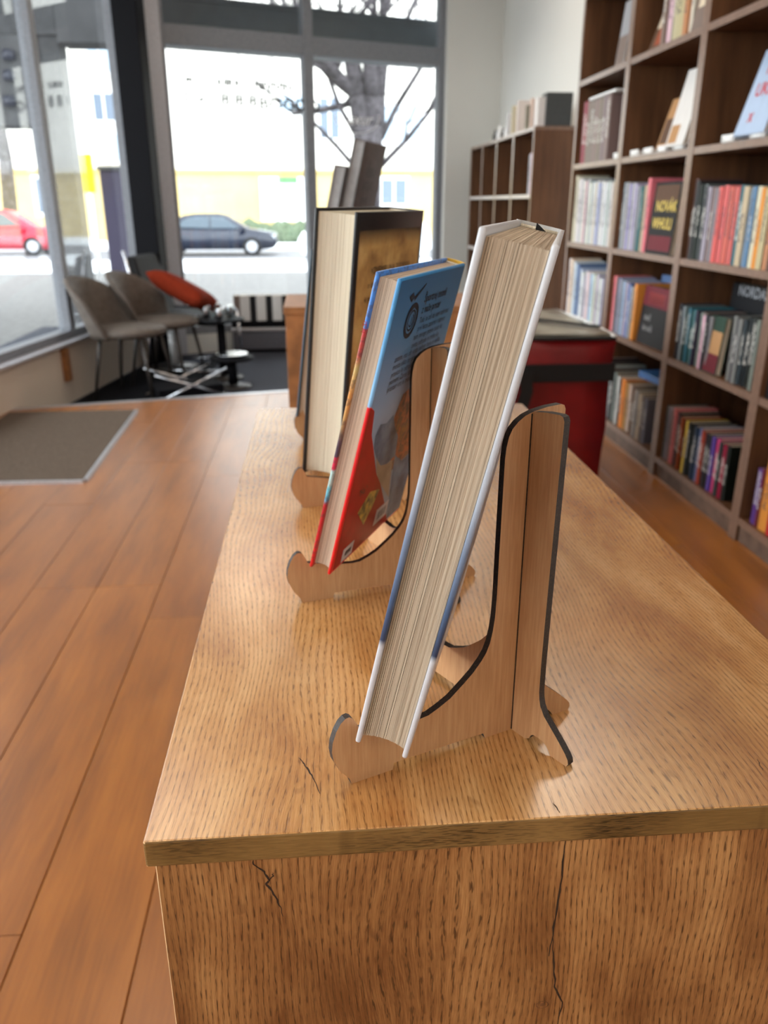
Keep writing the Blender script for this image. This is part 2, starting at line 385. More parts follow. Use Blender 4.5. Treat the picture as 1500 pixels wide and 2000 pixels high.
# ceiling lamps (guessed, above the frame; the aisle one put there to brighten the floor)
CLL = ['behind and left of the camera', 'behind and right of the camera', 'above the plank floor left of the table', 'put above the aisle between table and bookcases to brighten its floor', 'above the door mat', 'above the red delivery bag', 'above the grey chairs', 'above the low bookcase']
for i, (x, y) in enumerate(((-1.0, -1.6), (.9, -1.6), (-1.0, .6), (1.12, 2.0), (-.9, 3.0), (1.0, 3.2), (-.6, 5.6), (.8, 5.8))):
    t = thing('ceiling_light', 'square white ceiling light panel ' + CLL[i], 'lamp', (x, y, 3.2), 0, 'square ceiling lights out of the frame')
    bm = B(); box(bm, -.31, .31, -.31, .31, -.05, 0); bev(bm, .01, 1); obj('housing', bm, M_white, t)
    L = bpy.data.lights.new('lamp', 'AREA'); L.shape = 'SQUARE'; L.size = .56; L.energy = LAMP_W; L.color = (1, .86, .70)
    lo = bpy.data.objects.new('lamp', L); COL.objects.link(lo); lo.parent = t; lo.location = (0, 0, -.055)

# ------------------------------------------------------------ the counter table
T = thing('display_table', 'long oak laminate display table carrying the book easels', 'table', (0, 0, 0))
X0, X1, Y0, Y1, ZT = -.0947, .3245, .329, 1.25, .80
bm = B(); box(bm, X0, X1, Y0, Y1, ZT - .0164, ZT); bev(bm, .0012, 2)
for f in bm.faces:
    n = f.normal; f.normal_update()
    if abs(f.normal.y) > .9: f.material_index = 1
    elif abs(f.normal.x) > .9: f.material_index = 1
    elif f.normal.z > .5: f.material_index = 0
    else: f.material_index = 2
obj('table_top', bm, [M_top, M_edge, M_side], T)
for ya, yb, nm in ((Y0 + .003, Y0 + .020, 'end_panel'), (Y1 - .020, Y1 - .003, 'end_panel')):
    bm = B(); box(bm, X0 + .0040, X1 - .004, ya, yb, 0, ZT - .0164); bev(bm, .0006, 1)
    for f in bm.faces:
        f.normal_update(); f.material_index = 1 if abs(f.normal.x) > .5 else 0
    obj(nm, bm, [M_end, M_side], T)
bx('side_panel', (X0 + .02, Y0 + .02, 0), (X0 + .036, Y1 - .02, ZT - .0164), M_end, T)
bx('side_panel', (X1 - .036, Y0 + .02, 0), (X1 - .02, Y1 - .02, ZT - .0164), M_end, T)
def ribbon(name, pts, ws, plane, mat, parent, off):
    """flat thin mark; plane 'xz' at y=off or 'xy' at z=off"""
    bm = B(); L_, R_ = [], []
    r = random.Random(len(pts) * 7 + int(abs(pts[0][0]) * 1e4)); P = []
    for i in range(len(pts) - 1):
        for k in range(4):
            t = k / 4; P.append((pts[i][0] * (1-t) + pts[i+1][0] * t + r.uniform(-.0004, .0004), pts[i][1] * (1-t) + pts[i+1][1] * t))
    P.append(pts[-1])
    for i, p in enumerate(P):
        t = i / (len(P) - 1); w = ws * (.25 + .75 * sin(pi * min(1, max(0, t)))) * r.uniform(.6, 1.4)
        a, b = P[max(0, i-1)], P[min(len(P)-1, i+1)]; dx, dy = b[0]-a[0], b[1]-a[1]; l = math.hypot(dx, dy) or 1
        nx, ny = -dy / l * w / 2, dx / l * w / 2
        q = [(p[0] + nx, p[1] + ny), (p[0] - nx, p[1] - ny)]
        v = [bm.verts.new((u, off, v) if plane == 'xz' else (u, v, off)) for u, v in q]; L_.append(v[0]); R_.append(v[1])
    for i in range(len(P) - 1): bm.faces.new((L_[i], L_[i+1], R_[i+1], R_[i]))
    return obj(name, bm, mat, parent)
yF = Y0 + .003 - .00015
ribbon('crack', [(-.0408, .7835), (-.0408, .779), (-.0358, .7734), (-.0334, .7673), (-.0349, .7647), (-.0300, .7554), (-.0282, .7481), (-.0271, .7415)], .0012, 'xz', M_crack, T, yF)
ribbon('crack', [(-.0334, .7673), (-.0310, .7700), (-.0312, .7725)], .0007, 'xz', M_crack, T, yF)
ribbon('crack', [(.1245, .7835), (.1246, .7621), (.1241, .7403), (.1226, .714), (.1217, .6983)], .0013, 'xz', M_crack, T, yF)
ribbon('crack', [(.1226, .714), (.1240, .700), (.1258, .686), (.1272, .6737), (.1328, .6606), (.1310, .6437), (.1300, .62)], .0011, 'xz', M_crack, T, yF)
ribbon('crack', [(-.0171, .3892), (-.0150, .3840), (-.0126, .3797), (-.0091, .3706), (-.0055, .3577)], .0009, 'xy', M_crack, T, ZT + .00012)
ribbon('crack', [(.1188, .3404), (.1198, .3364), (.1201, .3324)], .0007, 'xy', M_crack, T, ZT + .00012)
ribbon('crack', [(.246, .3663), (.2455, .362), (.2443, .3564)], .0006, 'xy', M_crack, T, ZT + .00012)
M_knot = plain('knot_brown', srgb(98, 62, 36), .5, .5, 0, .3, 300)
for r0, r1, m_ in ((0, .0013, M_knot), (.0026, .0030, M_knot)):
    bm = B()
    for k in range(20):
        if m_ is M_crack and k % 5 == 0: continue
        a0, a1 = 2*pi*k/20, 2*pi*(k+1)/20
        bm.faces.new([bm.verts.new((.1206 + r * 1.25 * cos(a), yF, .6598 + r * sin(a))) for r, a in ((r0 + 1e-5, a0), (r0 + 1e-5, a1), (r1, a1), (r1, a0))])
    obj('knot', bm, m_, T)

# ------------------------------------------------------------ easels
PROF = [(-.1077,0),(-.109,.0039),(-.1145,.011),(-.1181,.0189),(-.1190,.025),(-.1184,.0305),(-.1162,.0367),(-.1135,.0412),(-.1108,.0434),(-.1085,.0438),(-.1066,.0425),(-.1050,.0400),(-.1035,.0372),(-.1024,.0340),(-.094,.0325),(-.085,.0308),(-.0750,.0292),(-.0652,.0284),(-.0590,.0290),(-.052,.0320),(-.0448,.0358),(-.0359,.0430),(-.030,.0482),(-.0245,.0545),(-.0214,.0592),(-.0191,.0650),(-.0176,.0723),(-.0166,.0807),(-.0161,.0957),(-.0161,.12),(-.0159,.1593),(-.0158,.1740),(-.0152,.1805),(-.0140,.1860),(-.0120,.1900),(-.0085,.1935),(-.0042,.1962),(.0017,.1981),(.0099,.1994),(.0190,.1999),(.0212,.1992),(.0222,.1970),(.0216,.17),(.0207,.12),(.0200,.08),(.0197,.0548),(.0198,.0368),(.0203,.0325),(.0215,.0282),(.0247,.0232),(.0306,.0182),(.0350,.0145),(.0392,.0107),(.0425,.0075),(.0446,.0048),(.0452,.0022),(.0439,0),(.0317,0),(.0300,.0025),(.0282,.0046),(.0255,.0060),(.021,.0065),(.0175,.0060),(.0161,.0048),(.0150,.0022),(.0116,0),(-.0192,0),(-.0206,.0037),(-.0438,.0041),(-.0811,.0045),(-.0819,0)]
def easel(A, head, label):
    hd = R(head); J = Vector((A[0] + .1077 * cos(hd), A[1] + .1077 * sin(hd), ZT))
    t = thing('book_easel', label, 'book stand', J, hd, None)
    for ang in (0, -81.2):
        c, s_ = cos(R(ang)), sin(R(ang))
        bm = B()
        prism(bm, PROF, 0, .0044, lambda u, v, w: (u, w, v), 0, 1)
        obj('plate', bm, [M_birch, M_char], t, (0, 0, 0), (0, 0, R(ang)))
    bm = B(); box(bm, -.0004, .0004, -.0006, .0004, .0005, .197); obj('slot_edge', bm, M_char, t)
    return t
easel((.0120, .3643), 22.9, 'plywood book easel nearest the camera, holding the thick white book')
easel((-.0176, .5843), 14.8, 'plywood book easel holding the blue and red hardcover')
easel((-.0197, .8021), 13.0, 'plywood book easel holding the thick black hardcover')
easel((-.0218, 1.0590), 13.0, 'farthest plywood book easel on the table, behind the black hardcover')

# ------------------------------------------------------------ hardcover books
def hardcover(label, P, phi, tilt, Wd, H, Th, mats, pages, dl=0, dr=0, bt=.0028, ncol=110, curve=.005, name='book', gaps=(), square=.003, cat='book', slant=0):
    """local x: fore-edge -> spine, local y: front cover (0) -> back cover (-Th), z up"""
    phi = R(phi); tilt = R(tilt)
    w = Vector((cos(phi), sin(phi), 0)); n = Vector((sin(phi), -cos(phi), 0))
    up = Vector((0, 0, 1)) * cos(tilt) + n * sin(tilt); th = n * cos(tilt) - Vector((0, 0, 1)) * sin(tilt)
    m = Matrix((w, -th, up)).transposed().to_4x4(); m.translation = Vector(P)
    root = thing(name, label, cat); root.matrix_world = m
    def warp(v):
        k = max(0, (Wd - v[0]) / Wd) * max(0, v[2]) / H; f = -v[1] / Th
        return (v[0], v[1] + k * (dl * (1 - f) - dr * f), v[2] - slant * f * k)
    def fin(bm):
        for v in bm.verts: v.co = warp(v.co)
    for nm, y0, y1, mt in (('front_cover', -bt, 0, mats[0]), ('back_cover', -Th, -Th + bt, mats[1])):
        bm = B(); box(bm, 0, Wd - .004, y0, y1, 0, H); bmesh.ops.subdivide_edges(bm, edges=[e for e in bm.edges if abs(e.verts[0].co.z - e.verts[1].co.z) > .01], cuts=6)
        bev(bm, min(.0012, bt * .42), 3, None) if False else None
        es = [e for e in bm.edges if len(e.link_faces) == 2 and e.calc_face_angle(0) > 1]
        bmesh.ops.bevel(bm, geom=es, offset=bt * .40, segments=3, profile=.5, affect='EDGES')
        for f in bm.faces: f.smooth = True
        fin(bm); obj(nm, bm, mt, root)
    bm = B()   # spine
    N = 8; pr = [(Wd - .004 + .005 * sin(pi * k / N) ** .6, -Th * k / N) for k in range(N + 1)]
    inn = [(x - .0018, -Th * .5 + (y + Th * .5) * .93) for x, y in pr]
    prism(bm, pr + inn[::-1], 0, H, lambda u, v, t: (u, v, t)); fin(bm); obj('spine', bm, mats[2], root)
    # pages: individual leaves bundled into thin columns
    r = random.Random(int(Th * 1e5)); bm = B(); T0, T1 = bt + .0002, Th - bt - .0002
    zb, zt = square, H - square
    for k in range(ncol):
        f0, f1 = k / ncol, (k + .96) / ncol
        fm = (f0 + f1) / 2; s_ = 2 * fm - 1
        x0 = .0035 + curve * (1 - s_ * s_) + r.uniform(0, .00045)
        if any(abs(fm - g) < .5 / ncol for g in gaps): x0 += .004
        zz = r.uniform(0, .0005); dzb = r.uniform(0, .0003)
        y0, y1 = -(T0 + (T1 - T0) * f0), -(T0 + (T1 - T0) * f1)
        box(bm, x0, Wd - .006, y1, y0, zb + dzb, zt - zz)
    fin(bm); obj('page_block', bm, pages, root)
    bm = B()   # headband
    cyl(bm, (Wd - .0075, -Th * .12, zt + .0003), (Wd - .0075, -Th * .88, zt + .0003), .0011, .0011, 8)
    fin(bm); obj('headband', bm, M_pages3, root)
    return root
def face_poly(name, root, poly, Th, mat, lay=1):
    bm = B(); bm.faces.new([bm.verts.new((u, -Th - .00012 * lay, v)) for u, v in poly]); return obj(name, bm, mat, root)
def back_text(name, root, s_, size, x, z, Th, mat, lay=4, **kw):
    return text_mesh(name, s_, size, mat, root, Matrix.Translation((x, -Th - .00012 * lay, z)) @ Matrix.Rotation(pi/2, 4, 'X'), **kw)

# book 1: thick white hardcover
def mat_white_blue():
    m = NT('white_cover_with_blue_band', .32); z = m.xyz(m.coord())[2]
    nz = m.noise(m.scale(m.coord(), (20, 20, 20)), 1, 3)
    z2 = m.math('DIVIDE', m.math('ADD', z, m.math('MULTIPLY_ADD', nz, .003, -.0015)), .262)
    m.col(m.ramp(z2, [(0, srgb(204, 202, 206)), (.232, srgb(200, 199, 204)), (.246, srgb(46, 58, 84)), (.34, srgb(70, 90, 122)), (.46, srgb(116, 132, 158)), (.58, srgb(172, 178, 190)), (.72, srgb(192, 192, 197)), (1, srgb(200, 200, 204))]))
    return m.m
M_b1 = mat_white_blue(); M_b1s = plain('white_cover_cloth', srgb(206, 204, 202), .45, .5, 0, .03, 200)
b1 = hardcover('thick white hardcover with blue-banded cover leaning on the nearest easel', (.0137, .3545, ZT + .0348), 72, 12.4, .170, .2625, .0285,
               [M_b1, M_b1, M_b1s], M_pages, .0016, .0030, .0028, 120, .0028, 'book', gaps=(.04, .075, .12, .30, .335, .47, .52))
bm = B()   # ribbon bookmark, folded over
vs = [bm.verts.new(p) for p in ((.158, -.0125, .2595), (.158, -.0155, .2595), (.150, -.0190, .2600), (.1535, -.0125, .2635))]
bm.faces.new((vs[0], vs[1], vs[3])); bm.faces.new((vs[1], vs[2], vs[3])); bm.faces.new((vs[0], vs[3], vs[2]))
obj('ribbon_bookmark', bm, M_blackcloth, b1)

# book 2: blue and red hardcover
def zramp(name, H, stops, rough=.3, interp='LINEAR', mott=0):
    m = NT(name, rough); z = m.xyz(m.coord())[2]; f = m.math('DIVIDE', z, H)
    c = m.ramp(f, stops, interp)
    if mott:
        nz = m.noise(m.coord(), 260, 2); c = m.mix(m.math('MULTIPLY', m.ramp(nz, [(.5, (0, 0, 0)), (.62, (1, 1, 1))]), mott), c, srgb(70, 50, 50))
    m.col(c); return m.m
M_b2f = zramp('picture_cover_edge', .233, [(0, srgb(214, 28, 30)), (.24, srgb(180, 24, 36)), (.255, srgb(90, 160, 190)), (.30, srgb(120, 200, 214)), (.31, srgb(190, 214, 206)), (.36, srgb(180, 210, 208)), (.365, srgb(210, 40, 76)), (.405, srgb(200, 36, 70)), (.41, srgb(70, 50, 72)), (.46, srgb(90, 66, 80)), (.48, srgb(120, 96, 80)), (.55, srgb(200, 150, 84)), (.62, srgb(222, 150, 76)), (.70, srgb(206, 176, 110)), (.74, srgb(190, 74, 60)), (.82, srgb(190, 52, 54)), (.825, srgb(60, 120, 200)), (1, srgb(70, 140, 220))], .3, 'LINEAR', .5)
M_b2b = zramp('blue_red_cover', .233, [(0, srgb(224, 24, 26)), (.598, srgb(226, 26, 28)), (.602, srgb(150, 196, 232)), (.78, srgb(110, 176, 226)), (1, srgb(54, 140, 200))])
M_b2y = plain('yellow_spine', srgb(214, 170, 60), .35)
Th2 = .0182
b2 = hardcover('blue and red hardcover with text and a round emblem on its back cover', (-.0113, .5778, ZT + .0345), 64.2, 14.3, .160, .2306, Th2, [M_b2f, M_b2b, M_b2y], M_pages2, 0, 0, .0024, 60, .003, 'book', gaps=(.12, .42, .6))
M_sky = zramp('shaded_blue_gradient_print', .2335, [(0, srgb(134, 148, 166)), (.55, srgb(136, 154, 176)), (.8, srgb(74, 120, 158)), (1, srgb(36, 88, 130))])  # printed gradient; its upper blue is darkened to carry the shade there
M_red = plain('shaded_red_print', srgb(158, 14, 14), .4, .3); M_dk = plain('dark_print', srgb(24, 28, 36), .4)  # red darkened to put shade into the print; board edges stay bright
def art(name, cs, sc=60):
    m = NT(name, .35); f = m.noise(m.coord(), sc, 3, .6)
    m.col(m.ramp(f, [(.36 + .28 * i / (len(cs) - 1), c) for i, c in enumerate(cs)])); return m.m
M_artb = art('brown_painted_art', [srgb(58, 38, 34), srgb(120, 66, 44), srgb(176, 96, 56), srgb(90, 70, 66), srgb(150, 100, 50)], 55)
M_artg = art('slate_blue_art', [srgb(52, 70, 92), srgb(84, 108, 132), srgb(110, 132, 150)], 40)
M_artbeige = art('beige_art', [srgb(150, 130, 108), srgb(176, 156, 132)], 40)
M_arty = art('yellow_art', [srgb(60, 50, 30), srgb(150, 130, 60), srgb(200, 160, 60)], 120)
M_stk = plain('pale_sticker', srgb(196, 186, 184), .4)
e = .0018
face_poly('cover_print', b2, [(.003, .2306 - e), (.003, .1395), (.0119, .1345), (.0184, .1144), (.0398, .0889), (.055, .07), (.0738, .0545), (.0984, .029), (.122, .0022), (.155, .0022), (.155, .2306 - e)], Th2, M_sky, 1)
face_poly('cover_print', b2, [(.0015, .139), (.0119, .1345), (.0184, .1144), (.0398, .0889), (.055, .07), (.0738, .0545), (.0984, .029), (.122, .0022), (.004, .0022)], Th2, M_red, 1.5)
face_poly('cover_print', b2, [(.0716, .134), (.064, .118), (.070, .098), (.080, .080), (.092, .060), (.155, .066), (.155, .143), (.10, .140)], Th2, M_artb, 2)
face_poly('cover_print', b2, [(.0943, .0748), (.100, .058), (.112, .022), (.120, .004), (.155, .0024), (.155, .066), (.12, .062)], Th2, M_artg, 2.3)
face_poly('cover_print', b2, [(.0435, .0877), (.0753, .0727), (.090, .072), (.108, .030), (.086, .046), (.0738, .0545), (.055, .07)], Th2, M_artbeige, 2.2)
face_poly('cover_print', b2, [(.034, .1186), (.028, .1111), (.031, .100), (.0435, .0877), (.060, .076), (.0753, .0727), (.0943, .0748), (.088, .094), (.074, .105), (.060, .120), (.048, .116)], Th2, M_artg, 2.6)
face_poly('cover_print', b2, [(.0306, .0436), (.0500, .056), (.0740, .050), (.066, .036), (.054, .0236)], Th2, M_arty, 2.8)
for a, b in (((.082, .011), (.112, .027)), ((.018, .003), (.040, .0155))):
    face_poly('sticker', b2, [(a[0], a[1]), (b[0], a[1]), (b[0], b[1]), (a[0], b[1])], Th2, M_stk, 3)
    for k in range(9):
        xx = a[0] + .005 + k * (b[0] - a[0] - .010) / 9
        face_poly('barcode_bar', b2, [(xx, a[1] + .004), (xx + .0007 + .0005 * (k % 3), a[1] + .004), (xx + .0007 + .0005 * (k % 3), b[1] - .004), (xx, b[1] - .004)], Th2, M_dk, 3.6)
def annulus(name, root, cx, cz, r0, r1, Th, mat, lay=4, a0=0, a1=2*pi):
    bm = B()
    for k in range(36):
        t0, t1 = a0 + (a1 - a0) * k / 36, a0 + (a1 - a0) * (k + 1) / 36
        bm.faces.new([bm.verts.new((cx + r * cos(t), -Th - .00012 * lay, cz + r * sin(t))) for r, t in ((r0, t0), (r0, t1), (r1, t1), (r1, t0))])
    return obj(name, bm, mat, root)
annulus('round_emblem', b2, .0440, .1972, .0098, .0132, Th2, M_dk)
annulus('round_emblem', b2, .0440, .1972, .0066, .0080, Th2, M_dk)
annulus('round_emblem', b2, .0440, .1972, .0038, .0050, Th2, M_dk, a0=-2.6, a1=1.2)
face_poly('emblem_top', b2, [(.0375, .206), (.044, .2100), (.0505, .206), (.052, .2035), (.044, .2068), (.036, .2035)], Th2, M_dk, 4.2)
back_text('emblem_numeral', b2, '1', .008, .0422, .1945, Th2, M_dk)
face_poly('check_mark', b2, [(.0272, .2158), (.0340, .2190), (.0385, .2150), (.0340, .2112)], Th2, M_dk, 4)
face_poly('check_mark', b2, [(.0385, .2150), (.0400, .2118), (.0600, .2222), (.0590, .2232)], Th2, M_dk, 4)
back_text('cover_text', b2, 'Športrej tesadi', .0092, .064, .2083, Th2, M_dk, bold=.0001)
back_text('cover_text', b2, 'z naše prster', .0088, .0643, .1998, Th2, M_dk, bold=.0001)
lines1 = ['Tobi se zdi da nam nale mar', 'prvi letos zanima v starem', 'tem mnogo prave cesta na', 'svetu odrasle in trdne ko']
for k, s_ in enumerate(lines1): back_text('cover_text', b2, s_, .0066, .0649 - .004 * (k > 1), .1922 - .0062 * k, Th2, M_dk)
lines2 = ['zatem, nas ob vrsta nalogo boje in velika', 'mesta slika ter prave domov naloge sveta', 'pravico ki odrasli vasi dan po na lahko', 'pomeni. Zares dobra navada otrok', 'prastari vrt in mesto sel']
for k, s_ in enumerate(lines2): back_text('cover_text', b2, s_, .0066, .0285, .1680 - .0058 * k, Th2, M_dk)
back_text('cover_text', b2, '"Ha"', .009, .022, .060, Th2, M_dk)
text_mesh('edge_text', 'IZ M', .0042, M_red, b2, Matrix.Translation((-.0001, -.0021, .197)) @ Matrix.Rotation(pi/2, 4, 'Z') @ Matrix.Rotation(pi/2, 4, 'X') @ Matrix.Rotation(-pi/2, 4, 'Z'))

# book 3: thick black hardcover
M_bk = plain('black_glossy_cover', srgb(20, 20, 24), .3, .5, 0, .1, 80)
Th3 = .0441
b3 = hardcover('thick black hardcover with brown parchment back cover standing on the third easel', (-.0198, .8138, ZT + .0345), 62.4, 5.2, .178, .2627, Th3, [M_bk, M_bk, M_bk], M_pages3, 0, 0, .0030, 120, .006)
def mat_parch():
    m = NT('parchment_print', .4); p = m.coord(); f = m.noise(p, 22, 5, .6); z = m.xyz(p)
    c = m.ramp(f, [(.3, srgb(120, 80, 38)), (.5, srgb(180, 140, 80)), (.7, srgb(214, 178, 116))])
    ed = m.math('ADD', m.math('MULTIPLY', m.math('ABSOLUTE', m.math('SUBTRACT', z[0], .09)), 11), m.math('MULTIPLY', f, .5))
    top = m.math('MULTIPLY_ADD', z[2], 40, -9.2)
    k = m.math('MAXIMUM', m.math('SUBTRACT', ed, .78), m.math('SUBTRACT', top, m.math('MULTIPLY', f, -.6)))
    m.col(m.mix(m.ramp(k, [(.35, (0, 0, 0)), (1.0, (1, 1, 1))]), c, srgb(40, 24, 14))); return m.m
face_poly('cover_print', b3, [(.008, .006), (.168, .006), (.168, .246), (.008, .246)], Th3, mat_parch(), 1)
M_brt = plain('brown_print', srgb(50, 30, 20), .5)
for k, s_ in enumerate(['VZNEMIRLJIVA ZGODBA', 'o davnem rodu in mestu', 'ki je za vedno izginilo']):
    back_text('cover_text', b3, s_, .0095 if k == 0 else .0085, .040 - .006 * k, .205 - .013 * k, Th3, M_brt)
# book 4: slim blue-grey hardcover on the last easel
M_b4 = plain('slate_blue_cover', srgb(64, 84, 100), .35, .5, 0, .2, 30)
b4 = hardcover('slim slate-blue hardcover on the farthest easel, mostly hidden by the black book', (-.0310, 1.0560, ZT + .0345), 62.4, 8.0, .150, .215, .020, [M_b4, M_b4, M_b4], M_pages2, 0, 0, .0026, 24)

# ------------------------------------------------------------ brown box display behind the table with two propped books
bxr = thing('display_plinth', 'brown wooden plinth standing behind the far end of the table', 'plinth', (0, 0, 0))
ZB = .86
bm = B(); box(bm, -.080, .42, 2.05, 2.36, ZB - .018, ZB); bev(bm, .0015, 1); obj('plinth_top', bm, M_oakbox, bxr)
for a, b in (((-.076, 2.055, 0), (.416, 2.073, ZB - .018)), ((-.076, 2.337, 0), (.416, 2.355, ZB - .018)), ((-.076, 2.073, 0), (-.058, 2.337, ZB - .018)), ((.398, 2.073, 0), (.416, 2.337, ZB - .018))):
    bx('plinth_side', a, b, M_oakbox, bxr, .001)
M_g1 = plain('dark_grey_cover', srgb(92, 88, 86), .4, .5, 0, .15, 30); M_g2 = plain('mid_grey_cover', srgb(120, 118, 120), .4, .5, 0, .1, 30)
b5 = hardcover('tall dark grey picture book propped up on the brown plinth', (.020, 2.170, ZB + .001), 70, 13, .20, .395, .030, [M_g2, M_g1, M_g1], plain('grey_page_edges', srgb(150, 148, 148), .7), 0, 0, .003, 16, .002)
face_poly('cover_print', b5, [(.02, .16), (.14, .16), (.14, .24), (.02, .24)], .030, plain('pinkish_photo_print', srgb(150, 120, 112), .4, .5, 0, .3, 20), 1)
for k, s_ in enumerate(['VELIKI', 'ATLAS', 'mest']): back_text('cover_text', b5, s_, .03, .045 + .004 * k, .315 - .032 * k, .030, M_dk, 2)
b6 = hardcover('mid grey book propped in front of the tall dark grey picture book', (-.016, 2.170, ZB + .001), 70, 13, .19, .335, .030, [M_g2, M_g2, M_g2], plain('grey_page_edges', srgb(150, 148, 148), .7), 0, 0, .003, 16, .002)
ps = thing('plinth_easel', 'dark wooden prop behind the grey books on the brown plinth', 'book stand', (.20, 2.20, ZB), R(-45))
bm = B(); prism(bm, [(-.07, 0), (.05, 0), (.05, .006), (.006, .16), (-.004, .16), (-.05, .012), (-.07, .010)], -.004, .004, lambda u, v, w: (u, w, v)); obj('plate', bm, M_char, ps, (0, 0, 0), (0, 0, R(20)))
bm = B(); box(bm, -.012, .0, -.05, .05, 0, .02); obj('foot_rail', bm, M_char, ps)

# ------------------------------------------------------------ tall bookcase run on the right
def mat_objcol(name, rough=.4, title=True):
    m = NT(name, rough, .3); oi = m.n('ShaderNodeObjectInfo'); base = oi.outputs['Color']; rn = oi.outputs['Random']
    g = m.xyz(m.coord('Generated')); oc = m.coord('Object')
    nz = m.noise(m.scale(oc, (60, 60, 14)), 1, 2)
    base = m.mix(m.math('MULTIPLY', nz, .18), base, (.02, .02, .02))
    if title:
        # a printed title band: blocky marks along the spine
        v = m.comb(m.math('MULTIPLY', g[1], 5), m.math('ADD', rn, 1), m.math('MULTIPLY', g[2], 46))
        k = m.noise(v, 1, 1, .3)
        zz = m.math('ABSOLUTE', m.math('SUBTRACT', g[2], m.math('MULTIPLY_ADD', rn, .2, .45)))
        inb = m.math('LESS_THAN', zz, m.math('MULTIPLY_ADD', rn, .14, .16))
        iny = m.math('LESS_THAN', m.math('ABSOLUTE', m.math('SUBTRACT', g[1], .5)), .28)
        mk = m.math('MULTIPLY', m.math('MULTIPLY', inb, iny), m.math('GREATER_THAN', k, .5))
        lum = m.n('ShaderNodeRGBToBW'); m.put(lum.inputs[0], base)
        ink = m.mix(m.math('GREATER_THAN', lum.outputs[0], .18), (.75, .73, .68), (.05, .05, .07))
        base = m.mix(m.math('MULTIPLY', mk, .75), base, ink)
    m.col(base); return m.m
M_spine = mat_objcol('printed_book_cover'); M_spine0 = mat_objcol('plain_book_cover', .65, False)
CN = dict(white=(226,224,222), cream=(222,208,184), pale_grey=(190,190,196), lavender=(168,164,196), pale_pink=(226,190,198), pale_blue=(176,196,224),
    steel_blue=(96,120,160), blue=(60,92,160), navy=(40,50,84), black=(22,22,26), charcoal=(52,52,56), grey=(124,124,126), silver=(160,162,168),
    pink=(226,120,130), hot_pink=(206,60,110), coral=(214,98,96), red=(190,36,44), crimson=(140,20,50), rust=(160,76,46), orange=(222,140,60),
    yellow=(222,190,70), beige=(196,176,144), brown=(96,68,50), taupe=(128,112,104), teal=(60,112,118), green=(70,110,80), dark_green=(40,66,54), purple=(96,66,140), wine=(110,30,44), tan=(186,140,94))
def bookmesh(th, h, d, mat):
    bm = B(); bt = .0022
    box(bm, .004, d, -bt, 0, 0, h); box(bm, .004, d, -th, -th + bt, 0, h)
    N = 5; o = [(.004 - .004 * sin(pi * k / N), -th * k / N) for k in range(N + 1)]; i_ = [(.0062, y) for x, y in o[::-1]]
    prism(bm, o + i_, 0, h, lambda u, v, t: (u, v, t)); return bm
def shelf_book(x, y, z, c, th, h, d, label, group, rot=None, title=True, name='book'):
    o = obj(name, bookmesh(th, h, d, None), M_spine if title else M_spine0, None, (x, y, z), rot)
    r, g, b = CN[c]; q = lambda v: min(255, max(0, v + rnd.uniform(-8, 8)))
    o.color = (*srgb(q(r), q(g), q(b)), 1); tag(o, label, 'book', group)
    bm = B(); box(bm, .0064, d - .004, -th + .0024, -.0024, .003, h - .003); obj('page_block', bm, M_pagesS, o)
    return o
XF = 1.43; STI = [4.745, 4.010, 3.245, 2.515, 1.780, 1.05]
SH = [.085, .508, .896, 1.295, 1.700, 2.10]; UH = 2.50
unit_lab = ['dark brown bookcase unit standing against the low bookcase', 'dark brown bookcase unit with the black and yellow book',
            'dark brown bookcase unit with a row of coral spines', 'dark brown bookcase unit cut by the right edge of the photo', 'dark brown bookcase unit outside the right edge of the photo']
for i in range(5):
    yh, yl = STI[i], STI[i+1]
    u = thing('bookcase', unit_lab[i], 'bookcase', (XF, (yh + yl) / 2, 0), 0, 'tall brown bookcase units'); hw = (yh - yl) / 2 - .0008
    for sgn in (1, -1):
        a, b = sorted((sgn * hw, sgn * (hw - .025)))
        bm = B(); box(bm, .002, .32, a, b, 0, UH); box(bm, 0, .002, a, b, 0, UH, 1); obj('side_panel', bm, [M_brown, M_shedge], u)
    bx('back_panel', (.312, -hw + .025, .08), (.32, hw - .025, UH), M_brown, u)
    bx('kick_board', (.012, -hw + .025, 0), (.028, hw - .025, SH[0] - .025), M_shedge if False else plain('kick_board_wood', srgb(104, 84, 72), .5, .5, 0, .15, 20), u)
    for z in SH + [UH]:
        bm = B(); box(bm, .004, .312, -hw + .025, hw - .025, z - .025, z); box(bm, .002, .004, -hw + .025, hw - .025, z - .025, z, 1)
        obj('shelf', bm, [M_brown, M_shedge], u)
ORD = ['first', 'second', 'third', 'fourth', 'fifth', 'sixth', 'seventh', 'eighth', 'ninth', 'tenth', 'eleventh', 'twelfth', 'thirteenth', 'fourteenth', 'fifteenth', 'sixteenth', 'seventeenth', 'eighteenth', 'nineteenth', 'twentieth', 'twenty-first', 'twenty-second', 'twenty-third', 'twenty-fourth', 'twenty-fifth']
BAY = ['farthest tall bookcase', 'second tall bookcase', 'third tall bookcase', 'nearest tall bookcase']
ROWN = ['bottom shelf', 'second shelf', 'third shelf', 'fourth shelf', 'fifth shelf']
